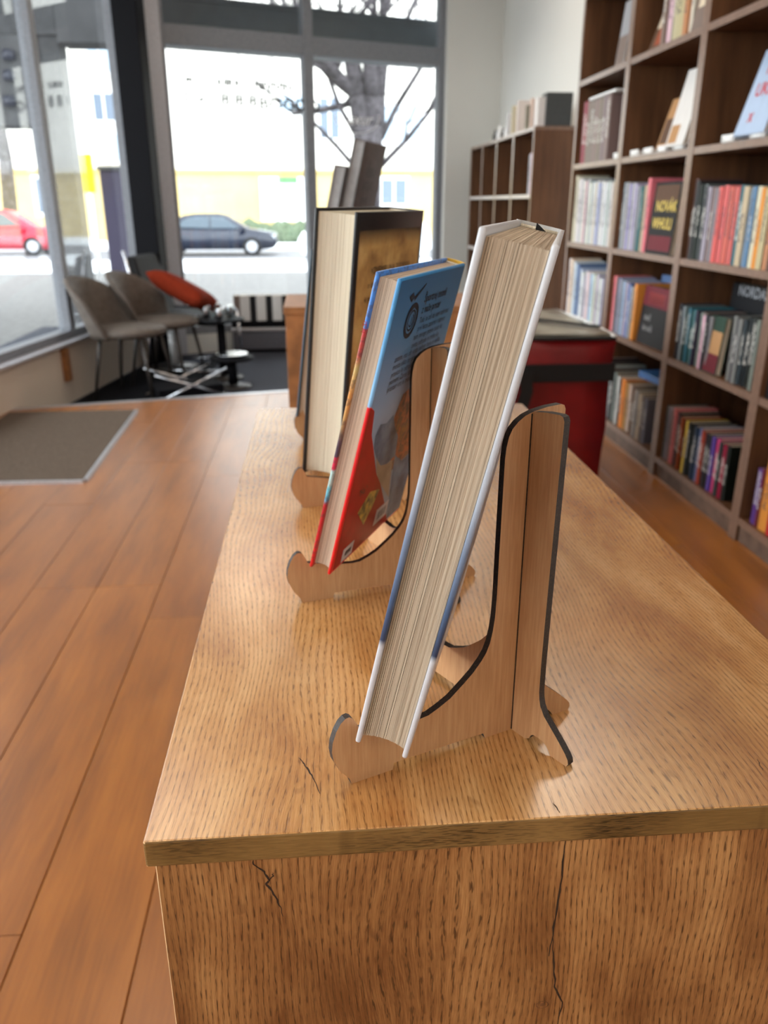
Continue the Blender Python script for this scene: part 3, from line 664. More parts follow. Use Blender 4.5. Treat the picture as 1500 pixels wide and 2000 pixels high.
def row(bay, lvl, items, y0off=.0, dx=.012, d=.17, n0=0):
    y = STI[bay] - .030 - y0off; n = 0; lim = STI[bay+1] + .030
    for it in items:
        c, th, h = it[:3]
        if c == 'gap': y -= th; continue
        if y - th < lim: break
        grp = f'books on the {ROWN[lvl]} of the {BAY[bay]}'
        if c == 'face':   # cover turned to the room, leaning on its neighbours
            face_book(y, SH[lvl], *it[3:]); y -= th; continue
        adj = 'slim ' if th < .017 else ('thick ' if th > .035 else '')
        shelf_book(XF + dx + rnd.uniform(0, .012), y, SH[lvl], c, th, h + rnd.uniform(-.004, .004), d + rnd.uniform(-.01, .01),
                   f"{adj}{c.replace('_', ' ')} book, {ORD[n0 + n]} from left on {ROWN[lvl]}, {BAY[bay]}", grp)
        y -= th + rnd.uniform(.0005, .0015); n += 1
    return y
def face_book(y, z, w, h, th, c, label, texts=(), dx=.02, tilt=8, inkc='yellow', parts=()):
    """cover faces -X; width along -Y starting at y; leans back"""
    t = thing('book', label, 'book', (XF + dx, y, z), 0, None); t.rotation_euler = (0, R(tilt), 0)
    bm = B(); box(bm, 0, .0022, -w, 0, 0, h); box(bm, th - .0022, th, -w, 0, 0, h); box(bm, 0, th, -.0025, 0, 0, h)
    o = obj('cover', bm, M_spine0, t); o.color = (*srgb(*CN[c]), 1)
    bm = B(); box(bm, .0024, th - .0024, -w + .003, -.0028, .003, h - .003); obj('page_block', bm, M_pagesS, t)
    for (a, b, c0, d0, cc) in parts:
        bm = B(); bm.faces.new([bm.verts.new((-.0004, -a * w, b * h)), bm.verts.new((-.0004, -c0 * w, b * h)), bm.verts.new((-.0004, -c0 * w, d0 * h)), bm.verts.new((-.0004, -a * w, d0 * h))])
        o = obj('cover_print', bm, M_spine0, t); o.color = (*srgb(*CN[cc]), 1)
    for (s_, sz, a, b, cc) in texts:
        text_mesh('cover_text', s_, sz, plain('ink_' + cc, srgb(*CN[cc]), .4), t, Matrix.Translation((-.0008, -a * w, b * h)) @ Matrix.Rotation(-pi/2, 4, 'Z') @ Matrix.Rotation(pi/2, 4, 'X'), bold=.001)
    return t
# bay 0
row(0, 2, [('cream', .05, .345)] + [(c, t, h) for c, t, h in [('white', .036, .325), ('white', .030, .33), ('pale_grey', .028, .32), ('white', .034, .315), ('pale_pink', .022, .31), ('white', .03, .318), ('silver', .024, .312), ('white', .034, .30), ('pale_blue', .03, .305), ('white', .034, .30), ('white', .03, .312), ('pale_blue', .028, .30), ('white', .034, .305), ('pale_grey', .028, .30), ('white', .034, .302), ('white', .026, .30), ('pale_grey', .028, .30), ('white', .03, .296), ('cream', .03, .30)]])
row(0, 1, [(c, t, h) for c, t, h in [('white', .04, .30), ('cream', .034, .30), ('white', .04, .29), ('pale_blue', .03, .27), ('steel_blue', .045, .28), ('pale_blue', .036, .26), ('white', .036, .24), ('pale_grey', .03, .23), ('white', .034, .25), ('pale_pink', .024, .235), ('white', .034, .25), ('pale_blue', .03, .24), ('white', .034, .245), ('cream', .03, .24), ('pale_grey', .034, .25), ('white', .03, .23), ('pale_grey', .034, .24)]])
face_book(4.62, SH[1], .42, .345, .03, 'charcoal', 'large black picture book standing behind the white books on second shelf', (('GALERI', .07, .22, .86, 'grey'),), .19, 3)
row(0, 0, [('grey', .04, .25), ('black', .03, .24), ('white', .03, .25), ('navy', .035, .26), ('rust', .03, .24), ('cream', .03, .25), ('charcoal', .04, .24), ('steel_blue', .03, .26), ('grey', .03, .25), ('black', .04, .24), ('silver', .03, .25), ('orange', .04, .26), ('beige', .04, .25), ('grey', .04, .24)])
y = row(0, 3, [('crimson', .075, .30)], .04)
for k in range(6):
    shelf_book(XF + .015, y, SH[3], 'taupe', .058, .295, .19, ORD[k] + ' taupe volume from the crimson one in the boxed set', 'taupe volumes of the boxed set'); y -= .060
o = bx('display_board', (0, -.40, 0), (.19, 0, .012), M_white, None, .002, (XF + .02, 4.60, SH[3] + .301)); tag(o, 'pale flat booklet lying on top of the taupe boxed set', 'booklet')
face_book(4.20, SH[4], .12, .26, .02, 'silver', 'silver-grey booklet leaning at the right end of the fifth shelf, farthest bookcase', (), .004, 6, parts=((.05, .0, .95, .45, 'taupe'),))
# bay 1
row(1, 2, [(c, t, h) for c, t, h in [('charcoal', .020, .275), ('silver', .024, .29), ('grey', .022, .285), ('silver', .026, .295), ('lavender', .03, .285), ('pale_grey', .026, .29), ('lavender', .028, .285), ('silver', .03, .28), ('grey', .026, .275), ('teal', .022, .27), ('beige', .026, .275), ('silver', .024, .27), ('pink', .034, .305)]])
face_book(3.605, SH[2], .26, .285, .03, 'black', 'black book with yellow title lettering facing out beside the pink spine', (('NOVÁK', .060, .15, .60, 'yellow'), ('WHULI', .062, .12, .36, 'yellow')), .010, 4, parts=((.05, .74, .95, .96, 'brown'), (.05, .05, .95, .26, 'wine')))
row(1, 1, [(c, t, h) for c, t, h in [('pink', .024, .262), ('coral', .022, .265), ('grey', .02, .258), ('lavender', .024, .255), ('silver', .022, .25), ('grey', .024, .25), ('pale_blue', .02, .245), ('silver', .024, .25), ('lavender', .02, .24), ('steel_blue', .024, .24), ('lavender', .022, .235), ('beige', .02, .235), ('orange', .036, .245)]])
face_book(3.645, SH[1], .30, .25, .028, 'black', 'black book with a wine-red top facing out beside the orange spine', (('tisoč', .034, .15, .42, 'grey'), ('let noči', .034, .15, .24, 'grey')), .03, 5, parts=((.0, .66, 1, 1, 'wine'), (.2, .72, .75, .9, 'coral')))
face_book(3.86, SH[1], .34, .275, .02, 'steel_blue', 'slate-blue book standing behind the spines on second shelf of second bookcase', (), .20, 2)
row(1, 0, [(c, t, h) for c, t, h in [('charcoal', .03, .285), ('black', .024, .27), ('silver', .03, .26), ('charcoal', .03, .25), ('black', .022, .24), ('grey', .03, .245), ('taupe', .024, .235), ('white', .026, .235), ('charcoal', .03, .225), ('orange', .050, .235), ('tan', .030, .225), ('cream', .03, .22), ('brown', .034, .215), ('taupe', .034, .21), ('grey', .036, .215), ('beige', .03, .21), ('taupe', .03, .21), ('grey', .03, .20)]])
o = bx('book', (0, -.22, 0), (.16, 0, .03), plain('blue_booklet', srgb(60, 110, 170), .4), None, .002, (XF + .05, 3.62, SH[0] + .262), (0, 0, R(4))); tag(o, 'blue book lying flat on top of the bottom shelf books, second bookcase', 'book')
face_book(3.93, SH[3], .03, .02, .02, 'white', 'tiny white price holder at the left end of the fourth shelf, second bookcase', (), .03, 0)
# white face-out book on its little holder
face_book(3.50, SH[3] + .016, .17, .285, .016, 'white', 'white picture book facing out on the fourth shelf of the second bookcase', (), .004, 13, parts=((.08, .04, .55, .28, 'tan'),))
face_book(3.66, SH[3] + .016, .12, .20, .014, 'tan', 'small tan book leaning beside the white picture book on the fourth shelf', (), .03, 16, parts=((.1, .1, .9, .6, 'brown'),))
def holder(y, label, x=.05):
    bm = B(); box(bm, 0, .07, -.035, -.028, 0, .018); box(bm, 0, .07, .028, .035, 0, .018); box(bm, .0, .008, -.045, .045, .004, .026); box(bm, .05, .056, -.03, .03, .0, .03)
    tag(obj('book_holder', bm, M_white, None, (XF + x, y, SH[3])), label, 'book stand', 'white book holders on the fourth shelf')
for y, l in ((4.08, 'white book holder right of the taupe boxed set'), (3.86, 'empty white book holder at the left of the fourth shelf, second bookcase'), (3.70, 'second empty white book holder left of the small tan book'), (3.55, 'white book holder under the small tan book'), (3.39, 'white book holder under the white picture book'),
             (2.98, 'empty white book holder at the left of the fourth shelf, third bookcase'), (2.78, 'white book holder under the leaning pale blue book')): holder(y, l, .012)
face_book(3.87, SH[4], .16, .24, .02, 'brown', 'brown book with a white picture leaning on the fifth shelf, second bookcase', (), .03, 18, parts=((.1, .4, .6, .9, 'cream'), (.3, .1, .9, .4, 'rust')))
row(1, 4, [('taupe', .04, .27), ('pale_pink', .05, .28), ('taupe', .03, .26), ('beige', .09, .27), ('tan', .04, .26), ('cream', .03, .28)], .27)
face_book(3.42, SH[4], .13, .27, .02, 'taupe', 'taupe patterned booklet facing out at the right end of the fifth shelf', (), .02, 8, parts=((.2, .3, .7, .8, 'cream'),))
# bay 2
row(2, 2, [(c, t, h) for c, t, h in [('brown', .026, .285), ('charcoal', .03, .28), ('black', .026, .27), ('grey', .022, .265), ('black', .024, .262), ('silver', .03, .262), ('taupe', .022, .26), ('grey', .026, .26), ('coral', .034, .258), ('coral', .034, .258), ('coral', .034, .258), ('coral', .036, .258), ('teal', .032, .256), ('beige', .036, .258), ('grey', .02, .25), ('steel_blue', .034, .256), ('cream', .03, .25), ('orange', .026, .25), ('beige', .034, .25), ('tan', .03, .25), ('brown', .03, .25), ('grey', .03, .24)]])
row(2, 1, [(c, t, h) for c, t, h in [('charcoal', .024, .215), ('black', .02, .21), ('grey', .022, .212), ('charcoal', .024, .21), ('teal', .022, .208), ('dark_green', .02, .205), ('teal', .022, .206), ('charcoal', .024, .205), ('grey', .022, .203), ('taupe', .020, .205), ('pale_pink', .018, .20), ('charcoal', .026, .203), ('grey', .024, .20)]])
face_book(2.945, SH[1], .115, .205, .022, 'dark_green', 'dark green book with a brown picture facing out, second shelf, third bookcase', (), .016, 4, parts=((.15, .35, .95, .75, 'tan'), (.05, .02, .95, .36, 'wine')))
row(2, 1, [(c, t, h) for c, t, h in [('grey', .024, .225), ('charcoal', .022, .222), ('grey', .024, .22), ('charcoal', .02, .222), ('black', .034, .235), ('black', .032, .232), ('grey', .022, .23), ('black', .024, .225)]], .45, n0=13)
face_book(3.17, SH[1], .44, .30, .04, 'black', 'large black book with silver lettering behind the spines, third bookcase', (('NORDASHT', .055, .12, .86, 'silver'),), .20, 2)
row(2, 0, [(c, t, h) for c, t, h in [('grey', .026, .225), ('silver', .024, .22), ('grey', .024, .215), ('pink', .030, .235), ('charcoal', .028, .22), ('black', .022, .215), ('rust', .026, .218), ('black', .020, .21), ('yellow', .022, .215), ('charcoal', .030, .212), ('black', .028, .21), ('navy', .024, .208), ('steel_blue', .032, .212), ('rust', .026, .208), ('charcoal', .028, .205), ('black', .02, .205), ('purple', .028, .208), ('hot_pink', .030, .212), ('charcoal', .024, .20), ('crimson', .026, .20), ('black', .026, .205)]])
face_book(2.93, SH[3] + .016, .20, .27, .014, 'pale_blue', 'pale blue book with red letters leaning on the fourth shelf, third bookcase', (('NO', .07, .30, .70, 'red'), ('UKR', .06, .2, .45, 'red'), ('x', .06, .3, .15, 'red')), .006, 16)
face_book(2.71, SH[3] + .016, .12, .20, .014, 'black', 'black book leaning right of the pale blue book on the fourth shelf', (), .04, 22, parts=((.3, .2, .9, .8, 'taupe'),))
row(2, 4, [('red', .03, .24), ('brown', .03, .24), ('crimson', .03, .24), ('navy', .03, .25)], .46)
# bay 3 (only its left end shows)
row(3, 0, [('purple', .034, .19), ('wine', .018, .205), ('orange', .050, .250), ('red', .034, .215), ('white', .04, .245), ('green', .04, .22), ('white', .034, .235), ('teal', .03, .22), ('navy', .04, .23), ('cream', .03, .22)], .03)
row(3, 1, [('black', .034, .225), ('red', .03, .23), ('grey', .03, .22), ('navy', .03, .23), ('cream', .03, .22), ('black', .04, .23)])
row(3, 2, [('tan', .034, .24), ('beige', .03, .25), ('navy', .03, .24), ('coral', .03, .25), ('cream', .03, .24)])

# ------------------------------------------------------------ low bookcase beyond
lb = thing('bookcase', 'low brown bookcase by the window wall with things standing on top', 'bookcase', (1.43, 5.62, -.13), 0)
HL = 1.69
def lbx(n, a, b, mats=None, z=None):
    return bx(n, a, b, M_brown, lb)
bm = B(); box(bm, .002, .32, 0, .022, 0, HL - .022); box(bm, 0, .002, 0, .022, 0, HL - .022, 1); obj('side_panel', bm, [M_brown, M_shedge], lb)
bx('back_panel', (.312, .022, .05), (.32, 2.2, HL - .022), M_brown, lb)
bm = B(); box(bm, .0, .32, 0, 2.22, HL - .022, HL); obj('top_panel', bm, M_shedge, lb)
for y in (.56, 1.12, 1.68, 2.198):
    bm = B(); box(bm, .002, .312, y, y + .022, 0, HL - .022); box(bm, -.002, .002, y - .01, y + .032, 0, HL - .022, 1); obj('divider', bm, [M_brown, M_shedge], lb)
for z in (.08, .46, .86, 1.28):
    for a, b in ((.022, .56), (.582, 1.12), (1.142, 1.68), (1.702, 2.198)):
        bm = B(); box(bm, .004, .312, a, b, z - .022, z); box(bm, -.001, .004, a, b, z - .022, z, 1); obj('shelf', bm, [M_brown, plain('pale_shelf_edge', srgb(205, 196, 190), .35)], lb)
n = 0
for (yy, zz, cs) in ((5.66, 1.28, ('lavender', 'pale_pink', 'silver')), (5.70, .86, ('pale_blue', 'white')), (6.25, .86, ('silver', 'taupe')), (7.35, .46, ('white', 'pale_pink'))):
    for c in cs:
        shelf_book(1.445, yy + .04, zz - .13, c, .036, .26 - .004 * n, .17, f"{c.replace('_', ' ')} book in the low bookcase, {ORD[n]} one seen from the right", 'books in the low bookcase'); yy += .044; n += 1
topz = HL - .13
for (y, w, h, c, l) in ((5.75, .10, .17, 'white', 'white book standing on the low bookcase beside the dark one'), (5.62, .05, .0, 'white', ''), (5.86, .05, .18, 'cream', 'cream book standing on the low bookcase beside the white one'), (5.99, .08, .15, 'taupe', 'brown book standing on the low bookcase between white ones'),
                        (6.25, .04, .21, 'white', 'tall white book on the low bookcase, nearest of the loose three'), (6.40, .04, .19, 'cream', 'cream book on the low bookcase, middle of the loose three'), (6.56, .04, .16, 'white', 'short white book on the low bookcase, farthest of the loose three')):
    if h: shelf_book(1.45, y, topz, c, w, h, .14, l, 'books standing on the low bookcase', None, False)
face_book(0, 0, .001, .001, .001, 'black', 'x') if False else None
o = bx('storage_box', (0, 0, 0), (.17, .12, .195), plain('charcoal_card', srgb(60, 62, 62), .6), None, .004, (1.50, 5.628, topz)); tag(o, 'charcoal card box on the near end of the low bookcase', 'box')
for k, (y, h) in enumerate(((6.85, .11), (6.98, .09), (7.12, .12), (7.28, .10))):
    bm = B(); lathe(bm, [(.022, 0), (.03, .02), (.028, h * .6), (.014, h * .85), (.02, h)], 12)
    tag(obj('ornament', bm, (M_white, M_steel)[k % 2], None, (1.53, y, topz)), ['small white ornament on the low bookcase, nearest of four', 'small steel ornament beside the nearest white one on the low bookcase', 'taller white ornament on the low bookcase', 'steel ornament farthest along the low bookcase'][k], 'ornament', 'ornaments on the low bookcase')

# ------------------------------------------------------------ red delivery bag
M_redb = plain('dark_red_nylon', srgb(122, 3, 8), .5, .5, 0, .12, 6); M_strap = plain('black_webbing', srgb(10, 10, 12), .7)
M_clear = plain('grey_bag_lid', srgb(160, 156, 142), .35, .5, 0, .12, 14)
bag = thing('delivery_bag', 'large dark red insulated delivery bag with black straps by the bookcases', 'bag', (.765, 3.22, 0), 0)
bm = B(); v, fs = box(bm, -.30, .30, -.37, .37, 0, .64)
for q in v:
    if q.co.z < .1: q.co.x *= .97; q.co.y *= .97
bmesh.ops.subdivide_edges(bm, edges=bm.edges[:], cuts=5, use_grid_fill=True)
for q in bm.verts:
    q.co += Vector((.004 * sin(q.co.z * 17 + q.co.y * 9), .006 * sin(q.co.x * 13 + q.co.z * 19), 0))
for f in bm.faces: f.smooth = True
obj('bag_body', bm, M_redb, bag)
bm = B(); box(bm, -.305, .305, -.375, .375, .64, .652); bev(bm, .004, 2); obj('rim', bm, M_strap, bag)
bm = B(); box(bm, -.285, .285, -.355, .355, .652, .661); bmesh.ops.subdivide_edges(bm, edges=bm.edges[:], cuts=6, use_grid_fill=True)
for q in bm.verts:
    if q.co.z > .66: q.co.z += .010 * sin(q.co.x * 9 + 1) * cos(q.co.y * 11)
for f in bm.faces: f.smooth = True
obj('lid', bm, M_clear, bag)
bm = B(); tube(bm, [(.296, -.372, .655), (.298, 0, .662), (.296, .37, .655)], .007, 8); obj('piping', bm, M_white, bag)
bm = B()
box(bm, -.306, .306, -.384, -.375, .495, .558); box(bm, .298, .307, -.37, .37, .495, .558)
obj('strap', bm, M_strap, bag)
def flat_strap(pts, w, nrm, mat, name, parent):
    bm = B(); a = []
    for i, p in enumerate(pts):
        p = Vector(p); d = (Vector(pts[min(i+1, len(pts)-1)]) - Vector(pts[max(0, i-1)])).normalized(); s_ = d.cross(Vector(nrm)).normalized() * w / 2; nn = Vector(nrm) * .003
        a.append([bm.verts.new(p + s_ + nn), bm.verts.new(p - s_ + nn), bm.verts.new(p - s_ - nn), bm.verts.new(p + s_ - nn)])
    for i in range(len(a) - 1):
        for k in range(4): bm.faces.new((a[i][k], a[i][(k+1)%4], a[i+1][(k+1)%4], a[i+1][k]))
    bm.faces.new(a[0]); bm.faces.new(a[-1][::-1]); return obj(name, bm, mat, parent)
flat_strap([(-.02, -.388, .53), (-.015, -.388, .46), (-.03, -.388, .40), (-.07, -.388, .35), (-.14, -.388, .30), (-.22, -.388, .27)], .045, (0, -1, 0), M_strap, 'strap', bag)
flat_strap([(-.16, -.34, .672), (-.15, -.20, .69), (-.12, -.05, .70), (-.02, .10, .69), (.06, .25, .675)], .03, (0, 0, 1), M_strap, 'handle', bag)
flat_strap([(-.03, -.34, .672), (-.04, -.20, .70), (-.07, -.05, .71), (-.13, .10, .69), (-.20, .25, .675)], .03, (0, 0, 1), M_strap, 'handle', bag)
flat_strap([(.0, .0, .676), (.12, -.10, .676), (.29, -.22, .668)], .03, (0, 0, 1), M_strap, 'strap', bag)

# ------------------------------------------------------------ door mat
bm = B(); prism(bm, [(-1.72, 3.343), (-.995, 3.327), (-1.030, 4.573), (-1.72, 4.57)], 0, .009, lambda u, v, t: (u, v, t))
mt = thing('door_mat', 'brown-grey door mat with a metal edge on the plank floor', 'mat'); obj('pile', bm, M_mat, mt)
for a, b in (((-.995, 3.327), (-1.030, 4.573)), ((-1.72, 3.336), (-.995, 3.320))):
    d = Vector((b[0] - a[0], b[1] - a[1], 0)); l = d.length; d.normalize(); q = Vector((-d.y, d.x, 0))
    bm = B(); prism(bm, [(0, -.012), (l, -.012), (l, .004), (0, .004)], 0, .011, lambda u, v, t: tuple(Vector((a[0], a[1], t)) + d * u + q * v)); obj('metal_edge', bm, M_alu, mt)

# ------------------------------------------------------------ window bay: chairs, cushion, tables, bench
FB = -.13
def shell_chair(loc, rz, label, group='taupe velvet shell chairs', mat=M_velvet):
    t = thing('shell_chair', label, 'chair', (loc[0], loc[1], FB), R(rz), group)
    bm = B(); N = 28
    rings = []
    for rr, zz in ((.0, .40), (.17, .40), (.225, .412), (.238, .435), (.225, .458), (.19, .470), (.0, .474)):
        rings.append([bm.verts.new((.02 + rr * cos(2*pi*k/N) * 1.02, rr * sin(2*pi*k/N) * .98, zz)) for k in range(N)] if rr else [bm.verts.new((.02, 0, zz))])
    for a, b in zip(rings, rings[1:]):
        for k in range(N):
            q = [a[k], a[(k+1)%N], b[(k+1)%N], b[k]] if len(a) > 1 and len(b) > 1 else ([a[0], b[(k+1)%N], b[k]] if len(a) == 1 else [a[k], a[(k+1)%N], b[0]])
            bm.faces.new(q).smooth = True
    obj('seat', bm, mat, t)
    bm = B(); NU, NV = 18, 10; G = []
    for iu in range(NU + 1):
        th = -1.45 + 2.9 * iu / NU; hmax = .36 * max(.0, cos(th * .98)) ** .42; colv = []
        for iv in range(NV + 1):
            v = iv / NV; z = .40 + (hmax + .02) * v; r = .235 + .07 * v
            colv.append(Vector((-r * cos(th) - .06 * v, r * sin(th), z)))
        G.append(colv)
    F_ = [[bm.verts.new(p) for p in c] for c in G]
    K_ = [[bm.verts.new(p + Vector((cos(-1.45 + 2.9*i/NU), -sin(-1.45 + 2.9*i/NU), 0)) * .028) for p in c] for i, c in enumerate(G)]
    for i in range(NU):
        for j in range(NV):
            bm.faces.new((F_[i][j], F_[i+1][j], F_[i+1][j+1], F_[i][j+1])).smooth = True
            bm.faces.new((K_[i][j+1], K_[i+1][j+1], K_[i+1][j], K_[i][j])).smooth = True
        bm.faces.new((F_[i][NV], F_[i+1][NV], K_[i+1][NV], K_[i][NV])).smooth = True; bm.faces.new((K_[i][0], K_[i+1][0], F_[i+1][0], F_[i][0]))
    for c, d in ((F_[0], K_[0]), (F_[NU], K_[NU])):
        for j in range(NV): bm.faces.new((c[j], c[j+1], d[j+1], d[j]))
    obj('backrest', bm, mat, t)
    for sx, sy in ((.14, .15), (.14, -.15), (-.14, .15), (-.14, -.15)):
        bm = B(); cyl(bm, (.02 + sx, sy, .41), (.02 + sx * 1.45, sy * 1.35, 0), .014, .010, 10); obj('leg', bm, M_steel, t)
    return t
shell_chair((-1.26, 5.60), -12, 'taupe velvet shell chair nearest the camera, by the left window')
shell_chair((-1.10, 6.02), -14, 'taupe velvet shell chair between the near one and the rust cushion')
# dark lounge chair carrying the rust cushion
lc = thing('lounge_chair', 'black lounge chair with chrome tube frame in the window corner', 'chair', (-.96, 6.58, FB), R(-10))
bm = B(); box(bm, -.27, .27, -.27, .27, .36, .43); bev(bm, .02, 3); obj('seat', bm, M_blackcloth, lc)
bm = B(); v, _ = box(bm, -.29, -.22, -.27, .27, .40, .86)
for q in v:
    if q.co.z > .8: q.co.x -= .10
bev(bm, .02, 3); obj('backrest', bm, M_blackcloth, lc)
for sy in (-.28, .28):
    bm = B(); tube(bm, [(-.40, sy, .90), (-.30, sy, .44), (.27, sy, .42), (.30, sy, .02), (-.28, sy, .02), (-.27, sy, .42)], .012, 8); obj('chrome_frame', bm, M_chrome, lc)
# rust cushion, leaning on the seat
bm = B(); N = 16; P = {}
for sgn in (1, -1):
    for i in range(N + 1):
        for j in range(N + 1):
            u, v = -1 + 2*i/N, -1 + 2*j/N
            if (abs(u) == 1 or abs(v) == 1) and sgn == -1: P[sgn, i, j] = P[1, i, j]; continue
            pin = 1 - .10 * (1 - abs(u)**1.5) * abs(v)**4 - .10 * (1 - abs(v)**1.5) * abs(u)**4
            z = .075 * ((1 - u**4) * (1 - v**4)) ** .5
            P[sgn, i, j] = bm.verts.new((u * .23 * (1 - .08 * (1 - abs(v)**2) * abs(u)**6), v * .23 * (1 - .08 * (1 - abs(u)**2) * abs(v)**6), sgn * z))
for sgn in (1, -1):
    for i in range(N):
        for j in range(N): bm.faces.new((P[sgn,i,j], P[sgn,i+1,j], P[sgn,i+1,j+1], P[sgn,i,j+1])).smooth = True
cu = obj('cushion', bm, M_rust, None, (-.955, 6.24, .49), (R(-14), R(26), R(-18))); tag(cu, 'rust-red cushion lying tilted on the black chair', 'cushion')
# pedestal tables
def ped(loc, h, r, label, mtop, mcol, g=None):
    t = thing('pedestal_table', label, 'table', (loc[0], loc[1], FB), 0, g)
    bm = B(); lathe(bm, [(r, h - .02), (r + .004, h - .012), (r, h)], 32); obj('table_top', bm, mtop, t)
    bm = B(); lathe(bm, [(.035, .02), (.030, h - .02)], 16); obj('column', bm, mcol, t)
    bm = B(); lathe(bm, [(r * .85, 0), (r * .85, .012), (.05, .03)], 28); obj('foot', bm, M_steel, t)
    return t
ped((-1.02, 5.98), .395, .0, '', M_black, M_chrome) if False else None
ped((-.70, 6.12), .44, .17, 'black pedestal table holding glasses beside the rust cushion', M_black, M_black)
ped((-.60, 5.78), .22, .15, 'low black side table with a shiny tray', M_black, M_black)
for k, (dx, dy, r, h) in enumerate(((-.10, .0, .028, .09), (-.03, .06, .03, .10), (.0, -.07, .026, .075), (.08, .0, .03, .09), (.06, .09, .026, .08), (-.05, -.09, .02, .06))):
    bm = B(); lathe(bm, [(r * .8, 0), (r, .01), (r, h * .9), (r * .9, h)], 14)
    tag(obj('glass', bm, M_cglass if k % 2 else M_chrome, None, (-.70 + dx, 6.12 + dy, FB + .44)), ['steel cup at the left of the pedestal table', 'clear glass behind the steel cup on the pedestal table', 'small steel cup at the front of the pedestal table', 'clear glass at the right of the pedestal table', 'steel cup at the back of the pedestal table', 'small clear glass at the front left of the pedestal table'][k], 'glass', 'cups and glasses on the pedestal table')
bm = B(); lathe(bm, [(.09, 0), (.115, .02), (.112, .022), (.0, .006)][:3], 24); tag(obj('tray', bm, M_chrome, None, (-.60, 5.78, FB + .22)), 'round shiny metal tray on the low side table', 'tray')
# metal magazine rack in front
mr = thing('magazine_rack', 'black magazine rack with chrome bars standing low beside the chairs', 'rack', (-.88, 5.46, FB), R(25))
bm = B(); box(bm, -.22, .22, -.13, .13, .0, .10); bev(bm, .01, 2); obj('tub', bm, M_black, mr)
for yy in (-.14, .14):
    bm = B(); tube(bm, [(-.24, yy, .02), (.24, yy, .20)], .010, 8); obj('bar', bm, M_chrome, mr)
    bm = B(); tube(bm, [(-.24, yy, .20), (.24, yy, .02)], .010, 8); obj('bar', bm, M_chrome, mr)
# second pedestal seen under the second chair
st = thing('bar_stool', 'black round stool on a white pedestal under the second chair', 'stool', (-1.13, 6.55, FB), 0)
bm = B(); lathe(bm, [(.028, .03), (.036, .34)], 16); obj('column', bm, M_white, st)
bm = B(); lathe(bm, [(.19, 0), (.19, .014), (.05, .035)], 28); obj('foot', bm, M_steel, st)
bm = B(); lathe(bm, [(.12, .338), (.13, .345), (.12, .350)], 28); obj('seat', bm, M_blackcloth, st)
# bench under the window with a row of books
bn = thing('window_bench', 'low grey bench with a silver edge along the street window', 'bench', (-.50, 7.20, FB), R(2))
bm = B(); box(bm, -.225, .62, .0, .20, .03, .185); bev(bm, .004, 1); obj('bench_body', bm, plain('bench_grey', srgb(92, 92, 100), .6), bn)
bm = B(); box(bm, -.235, .63, -.012, .20, .185, .215); bev(bm, .006, 2); obj('bench_edge', bm, M_alu, bn)
bm = B(); box(bm, -.22, .61, .01, .19, 0, .03); obj('plinth', bm, M_black, bn)
rk = thing('book_rack', 'black rack standing on the window bench, holding white and black books', 'rack', (-.50, 7.27, FB + .215), R(2))
bm = B(); box(bm, -.235, .40, -.03, .10, 0, .012); box(bm, -.235, .40, -.04, -.03, 0, .055); obj('tray', bm, M_black, rk)
for k in range(7):
    c, th = (('black', .052), ('white', .082))[k % 2] if k else ('taupe', .055)
    bm = bookmesh(th, .255, .10, None)
    o = obj('book', bm, M_spine0, None, (-.715 + sum(((.055,) + (.082, .052) * 6)[:k]) + .002 * k + .006, 7.243, FB + .215 + .0125), (0, 0, R(90)))
    o.location.x += 0; o.color = (*srgb(*CN[c]), 1)
    tag(o, f"{c} book in the bench rack by the window, {ORD[k]} from the left", 'book', 'books in the bench rack')
    b_ = B(); box(b_, .0064, .096, -th + .0024, -.0024, .003, .252); obj('page_block', b_, M_pagesS, o)

# ------------------------------------------------------------ the street outside
ZS = -.65
g = bx('ground', (-60, 8.7, ZS - .2), (60, 23.0, ZS), M_pave); struct(g, 'pale paved pavement outside the window')
g = bx('ground', (-60, -12, ZS - .2), (-3.4, 8.7, ZS), M_pave); struct(g, 'pale paved pavement beside the left window')
g = bx('ground', (-60, 23.0, ZS - .2), (60, 27.6, ZS + .03), M_snow); struct(g, 'bright snow bank along the street')
g = bx('ground', (-60, 27.6, ZS - .2), (60, 34.5, ZS - .03), M_asph); struct(g, 'grey street')
g = bx('ground', (-60, 34.5, ZS - .2), (60, 42, ZS + .04), M_snow); struct(g, 'snowy verge before the building')
# building
bd = thing('building', 'cream and yellow apartment building across the street', 'building', (0, 42, ZS))
M_fw = plain('pale_render', srgb(244, 240, 232), .85, .2, 0, .02, 1); M_fy = plain('yellow_render', srgb(208, 186, 130), .85, .2, 0, .03, 1)
M_wdark = plain('far_window_pane', srgb(96, 110, 128), .15, .5); M_wlight = plain('far_window_reflection_tint', srgb(176, 196, 214), .2, .5)  # pale blue panes have their reflection painted into the colour
bx('wall', (-45, .3, 3.15), (45, 10, 15), M_fw, bd); bx('wall', (-45, .2, 0), (45, 10, 3.15), M_fy, bd); bx('ledge', (-45, .05, 3.08), (45, .3, 3.22), plain('ochre_ledge', srgb(190, 170, 110), .8), bd)
def fwin(x0, x1, z0, z1, mp):
    t = bx('window', (x0 - .1, .12, z0 - .1), (x1 + .1, .32, z1 + .1), plain('far_window_frame', srgb(240, 240, 240), .5), bd)
    nn = max(2, round((x1 - x0) / .75))
    for k in range(nn):
        a = x0 + (x1 - x0) * k / nn + .06; b = x0 + (x1 - x0) * (k+1) / nn - .06
        bx('pane', (a, .08, z0 + .06), (b, .14, z1 - .06), mp, t)
zs = -ZS
